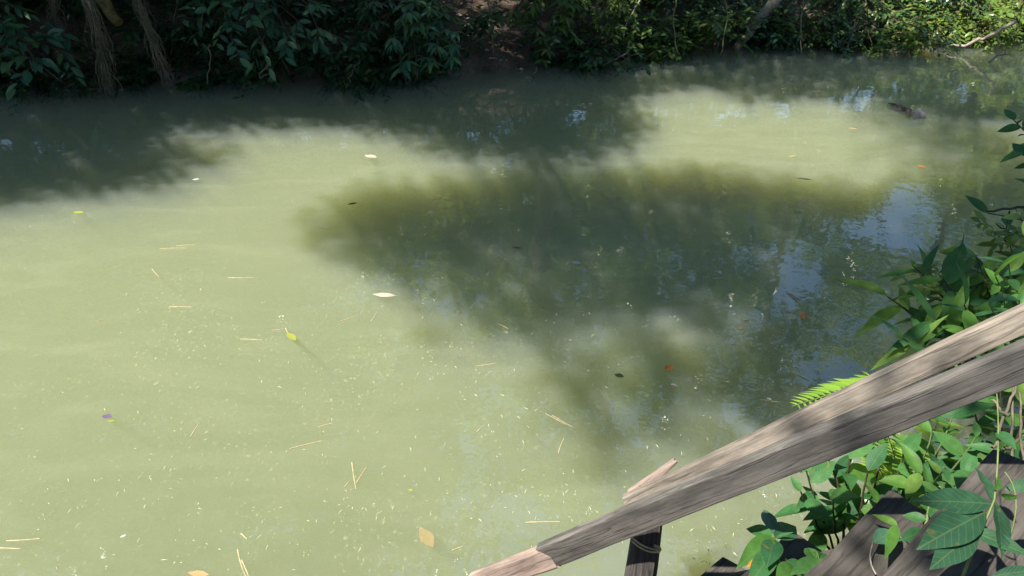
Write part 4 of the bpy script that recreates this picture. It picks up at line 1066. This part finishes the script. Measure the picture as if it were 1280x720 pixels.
leaf_at(cl, 'ovate_light', 1252, 620, 1.76, 1270, 622, 1.72, (0, -1, 0.6))
leaf_at(cl, 'ovate', 1246, 540, 1.86, 1270, 556, 1.80, (0, -1, 0.6))
leaf_at(cl, 'big', 1240, 720, 1.62, 1300, 712, 1.60, (0, -0.7, 0.8))
leaf_at(cl, 'lance_light', 1200, 697, 1.72, 1188, 690, 1.72)
# curling weed between the middle treads
wb = P(1140, 720, 2.25)
wd = thing('curling_weed', 'small weed with curled yellow-green leaves and pale tendrils on the middle step', 'plant', tuple(wb))
tb = Tubes(); b0 = np.array(wb)
tb.tube(curve(P(1150, 700, 2.3), P(1162, 630, 2.35), n=8) - b0, 0.007, 0.004, 6)
add('stem', tb.mesh('stem', M['vine_green']), wd); tb = Tubes()
tb.tube(curve(P(1095, 718, 2.3), P(1093, 676, 2.36), n=8, bend=(-.03, 0, 0)) - b0, 0.003, 0.002, 5)
add('tendril', tb.mesh('tendril', M['bark_pale']), wd); tb = Tubes()
tb.tube(curve(P(1140, 698, 2.3), P(1122, 670, 2.36), n=8, bend=(.02, 0, 0.02)) - b0, 0.003, 0.002, 5)
add('tendril', tb.mesh('tendril', M['bark_pale']), wd)
leaf_at(wd, 'lance_light', 1122, 657, 2.38, 1090, 638, 2.44); leaf_at(wd, 'lance_light', 1121, 656, 2.38, 1108, 695, 2.28); leaf_at(wd, 'round', 1118, 664, 2.37, 1092, 676, 2.33)
leaf_at(wd, 'ovate', 1158, 650, 2.33, 1128, 642, 2.36); leaf_at(wd, 'ovate_light', 1160, 640, 2.34, 1155, 612, 2.42); leaf_at(wd, 'ovate', 1160, 645, 2.33, 1190, 625, 2.36)
leaf_at(wd, 'ovate', 1156, 665, 2.31, 1128, 672, 2.28); leaf_at(wd, 'ovate_light', 1152, 690, 2.28, 1135, 706, 2.22); leaf_at(wd, 'ovate', 1160, 640, 2.34, 1180, 650, 2.28)
# low sprout across the lowest step
wb = P(1030, 716, 2.42)
wd = thing('low_sprout', 'low sprout with a few green leaves spread over the lowest tread', 'plant', tuple(wb))
tb = Tubes(); b0 = np.array(wb)
tb.tube(curve(P(1030, 735, 2.42), P(1022, 692, 2.5), n=7) - b0, 0.004, 0.003, 6); add('stem', tb.mesh('stem', M['stem']), wd)
for (kx, ky, kd, k) in ((1005, 680, 2.56, 'ovate'), (1025, 682, 2.6, 'ovate'), (1042, 712, 2.42, 'ovate_light'), (990, 716, 2.42, 'ovate'), (1010, 724, 2.4, 'ovate'), (1035, 690, 2.55, 'ovate')):
    leaf_at(wd, k, 1020, 700, 2.48, kx, ky, kd)
# dry twigs at the right edge
tw = thing('dry_twigs', 'pale dry twigs standing beside the top step under the rail', 'twigs', tuple(P(1260, 590, 2.6)))
tb = Tubes(); o = np.array(tw.location)
for (a, b) in (((1263, 590), (1268, 480)), ((1255, 560), (1290, 540)), ((1247, 545), (1275, 470)), ((1278, 590), (1275, 490)), ((1240, 560), (1262, 545)), ((1262, 520), (1240, 500))):
    tb.tube(curve(P(*a, 2.62), P(*b, 2.7), n=8, jit=0.004) - o, 0.006, 0.004, 5)
add('twigs', tb.mesh('twigs', M['dry']), tw)
# arching grass-like blades under the rail, pale in the sun
def grass_tuft(name, label, base, n, ln, seed, lean):
    r = random.Random(seed); base = Vector(base); vs, fs, rv = [], [], []
    for k in range(n):
        a = r.uniform(0, 6.28); d = Vector((math.cos(a) * .6 + lean[0], math.sin(a) * .6 + lean[1], 0)); L = ln * r.uniform(.6, 1.1); p0 = Vector((r.gauss(0, .06), r.gauss(0, .06), 0))
        s = d.cross(Vector((0, 0, 1))).normalized() * 0.007; q = r.random()
        i0 = len(vs)
        for i in range(6):
            t = i / 5; c = p0 + d * L * t * 0.8 + Vector((0, 0, L * (1.1 * t - 0.95 * t * t)))
            w_ = s * (1 - t * 0.95); vs += [tuple(c - w_), tuple(c + w_)]
        for i in range(5): fs.append((i0 + 2 * i, i0 + 2 * i + 1, i0 + 2 * i + 3, i0 + 2 * i + 2)); rv.append(q)
    o = add(name, mesh_np(name, vs, fs, M['pale_grass'], rv), loc=tuple(base))
    return tag(o, label, 'grass', kind='stuff')
grass_tuft('grass_tuft', 'pale arching grass blades by the water under the rail', ground_under(P(1185, 540, 3.7)), 90, 0.45, 1, (-0.5, 0.1))
grass_tuft('grass_tuft', 'grass blades on the bank behind the top step', ground_under(P(1270, 500, 3.9)), 90, 0.5, 2, (-0.3, 0.1))
# low ground cover on the near bank
lp, ld, ln_, ls = [], [], [], []
for k in range(5200):
    s = rnd.random(); x = 1.4 + s * 8; y = np.interp(x, NEAR[:, 0], NEAR[:, 1]) - abs(rnd.gauss(0, 0.7)) - 0.02
    p = Vector((x, y, gz(x, y)))
    if (Vector((x, y)) - Vector((1.3, 1.75))).length < 0.45: continue
    for q in range(1):
        a = rnd.uniform(0, 6.28); lp.append((x, y, p.z + 0.05 + rnd.random() * 0.3)); ld.append((math.cos(a), math.sin(a), rnd.uniform(-.4, .3))); ln_.append((rnd.gauss(0, .3), rnd.gauss(-.2, .3), 1)); ls.append(rnd.uniform(.07, .15))
gcv = add('ground_cover', leaves_mesh('ground_cover', lp, ld, ln_, ls, 0.5, M['leaf_mid'], 'leaf')); tag(gcv, 'low leafy ground cover on the near bank', 'plants', kind='stuff')

# ------------------------------------------------------------------ things afloat
NEED = [(200, 311, 233, 310), (220, 307, 245, 306), (190, 336, 199, 346), (285, 347, 318, 347), (212, 383, 240, 383.5), (300, 424, 328, 425), (357, 410, 365, 424), (340, 413, 355, 411),
        (422, 403, 447, 395), (463, 403, 471, 390), (238, 547, 250, 528), (362, 561, 402, 551), (398, 534, 415, 529), (440, 578, 445, 612), (445, 605, 458, 584), (682, 517, 708, 531), (690, 519, 716, 534),
        (698, 567, 705, 548), (657, 653, 700, 652), (297, 687, 308, 722), (302, 700, 312, 724), (8, 676, 50, 673), (-10, 685, 26, 686), (565, 688, 578, 683), (595, 458, 620, 454), (620, 404, 635, 411),
        (595, 541, 602, 533), (988, 464, 1012, 476), (950, 500, 975, 503), (398, 284, 412, 288), (465, 289, 480, 287), (302, 667, 309, 674), (120, 402, 130, 399), (430, 610, 436, 602), (890, 349, 912, 346), (1045, 318, 1058, 326), (760, 245, 770, 250), (905, 300, 930, 303), (540, 250, 552, 248)]
for i, (x0, y0, x1, y1) in enumerate(NEED):
    a, b = W(x0, y0, 0.003), W(x1, y1, 0.003)
    tb = Tubes(); m_ = (b - a).length
    tb.tube(curve((0, 0, 0), b - a, n=6, bend=(rnd.uniform(-.05, .05) * m_, rnd.uniform(-.05, .05) * m_, 0)), 0.0032, 0.002, 5)
    o = add('pine_needle', tb.mesh('pine_needle', M['needle']), loc=tuple(a))
    lab = {0: 'straw needle, the longer of two lying nearly end to end', 1: 'straw needle, the shorter of two lying nearly end to end', 6: 'straw needle touching the yellow-green floating leaf', 7: 'straw needle beside the one touching the yellow-green leaf',
           11: 'straw needle with a yellowish bud at its tip', 13: 'longer needle of a steep V-shaped pair', 14: 'shorter needle of a steep V-shaped pair', 15: 'straw needle crossing its twin in a narrow X', 16: 'straw needle lying across its twin in a narrow X',
           18: 'pale straw needle floating level beside the rail end', 19: 'straw needle of a hairpin pair, the longer', 20: 'straw needle of a hairpin pair, the shorter', 27: 'straw needle in the shade near the fern tip', 28: 'straw needle just off the fern tip'}.get(i)
    tag(o, lab or 'single pale straw needle floating on the river apart from others', 'pine needle', 'straw needles floating on the river')
FL = [((466, 368), (496, 371), 'f_pale', 0.34, 'large pinkish white floating leaf with a long stalk'), ((359, 416), (370, 427), 'f_yellow', 0.34, 'yellow-green floating leaf with a straw across it'),
      ((128, 520), (140, 522), 'f_purple', 0.7, 'dark purple floating petal touching a yellow scrap'), ((134, 527), (144, 526), 'f_yellow', 0.4, 'yellow scrap floating against a purple petal'),
      ((768, 468), (780, 472), 'f_green', 0.7, 'dark green floating leaf near a small orange one'), ((832, 463), (840, 457), 'f_orange', 0.7, 'small bright orange floating leaf near a dark green one'),
      ((838, 480), (847, 483), 'f_pale', 0.4, 'small pale floating leaf below the orange one'), ((715, 327), (726, 331), 'f_white', 0.6, 'whitish floating leaf in the shaded mid river'),
      ((456, 194), (471, 198), 'f_pale', 0.5, 'pinkish floating leaf in the sunlit band near the far bank'), ((92, 265), (105, 267), 'f_yellow', 0.5, 'yellowish floating leaf in the blue-grey shade edge'),
      ((240, 225), (250, 224), 'f_white', 0.5, 'white floating scrap in the shade below the sunlit band'), ((434, 256), (447, 254), 'f_brown', 0.4, 'dark brown floating leaf at the edge of the shade'),
      ((1146, 207), (1158, 210), 'f_orange', 0.45, 'orange floating leaf at the bend near the right bank'), ((992, 222), (1016, 226), 'f_tan', 0.22, 'long tan floating leaf at the end of the sunlit patch'),
      ((922, 411), (932, 410), 'f_tan', 0.5, 'ochre floating leaf near the mirrored blue sky'), ((930, 402), (938, 400), 'f_tan', 0.4, 'small ochre floating leaf, one of two side by side'),
      ((982, 364), (1004, 380), 'f_red', 0.10, 'thin reddish twig floating beside the mirrored blue sky'), ((1001, 391), (1006, 400), 'f_orange', 0.35, 'small rust floating leaf under the reddish twig'),
      ((526, 660), (541, 686), 'f_tan', 0.45, 'faded tan leaf sunk just below the surface'), ((235, 716), (262, 720), 'f_tan', 0.35, 'tan floating leaf far from any shade, cut by the lower border'),
      ((510, 612), (516, 614), 'f_yellow', 0.6, 'tiny yellow floating scrap'), ((150, 672), (158, 669), 'f_white', 0.5, 'small white floating scrap below the straw pair'),
      ((958, 497), (964, 501), 'f_white', 0.6, 'small white floating scrap beside a straw near the fern'), ((640, 309), (652, 311), 'f_brown', 0.3, 'small dark floating stick in the shade'),
      ((985, 196), (996, 195), 'f_tan', 0.3, 'small tan floating leaf within the far sunlit patch'), ((1060, 160), (1072, 162), 'f_tan', 0.35, 'tan floating leaf at the far edge of the sunlit patch')]
for i, (a, b, mt, rt, lab) in enumerate(FL):
    p, q = W(*a, -0.10 if 'faded' in lab else 0.004), W(*b, -0.10 if 'faded' in lab else 0.004); L = (q - p).length
    me = leaf_blade('floating_leaf', M[mt], rt, 0.5, droop=-0.04, fold=0.06, n=6, wave=0.01)
    o = add('floating_twig' if 'twig' in lab or 'stick' in lab else 'floating_scrap' if 'scrap' in lab or 'petal' in lab else 'floating_leaf', me)
    o.matrix_basis = Matrix.Translation(p + Vector((0, 0, 0.002))) @ frame(q - p) @ Matrix.Scale(L, 4)
    tag(o, lab, 'leaf' if 'leaf' in lab else 'twig' if 'twig' in lab or 'stick' in lab else 'scrap')
# countless pale specks, partly real flecks, partly painted for mirrored sunlit leaves
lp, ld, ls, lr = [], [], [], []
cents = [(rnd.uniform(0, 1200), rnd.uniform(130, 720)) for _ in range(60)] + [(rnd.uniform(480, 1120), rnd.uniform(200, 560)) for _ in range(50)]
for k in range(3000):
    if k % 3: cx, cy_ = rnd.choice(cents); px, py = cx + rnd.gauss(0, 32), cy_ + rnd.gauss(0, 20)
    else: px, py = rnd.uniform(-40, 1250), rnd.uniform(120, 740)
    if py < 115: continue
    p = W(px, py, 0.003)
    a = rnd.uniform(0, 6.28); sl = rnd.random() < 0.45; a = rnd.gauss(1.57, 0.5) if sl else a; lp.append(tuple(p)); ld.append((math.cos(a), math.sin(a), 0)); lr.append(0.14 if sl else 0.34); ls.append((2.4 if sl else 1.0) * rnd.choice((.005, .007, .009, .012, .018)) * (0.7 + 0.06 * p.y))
sp_ = add('specks_and_glints', leaves_mesh('specks_and_glints', lp, ld, [(0, 0, 1)] * len(lp), ls, np.array(lr)[:, None, None], M['fleck'])); tag(sp_, 'pale specks on the river, some floating flecks, most painted for mirrored sunlit leaves', 'specks', kind='stuff')
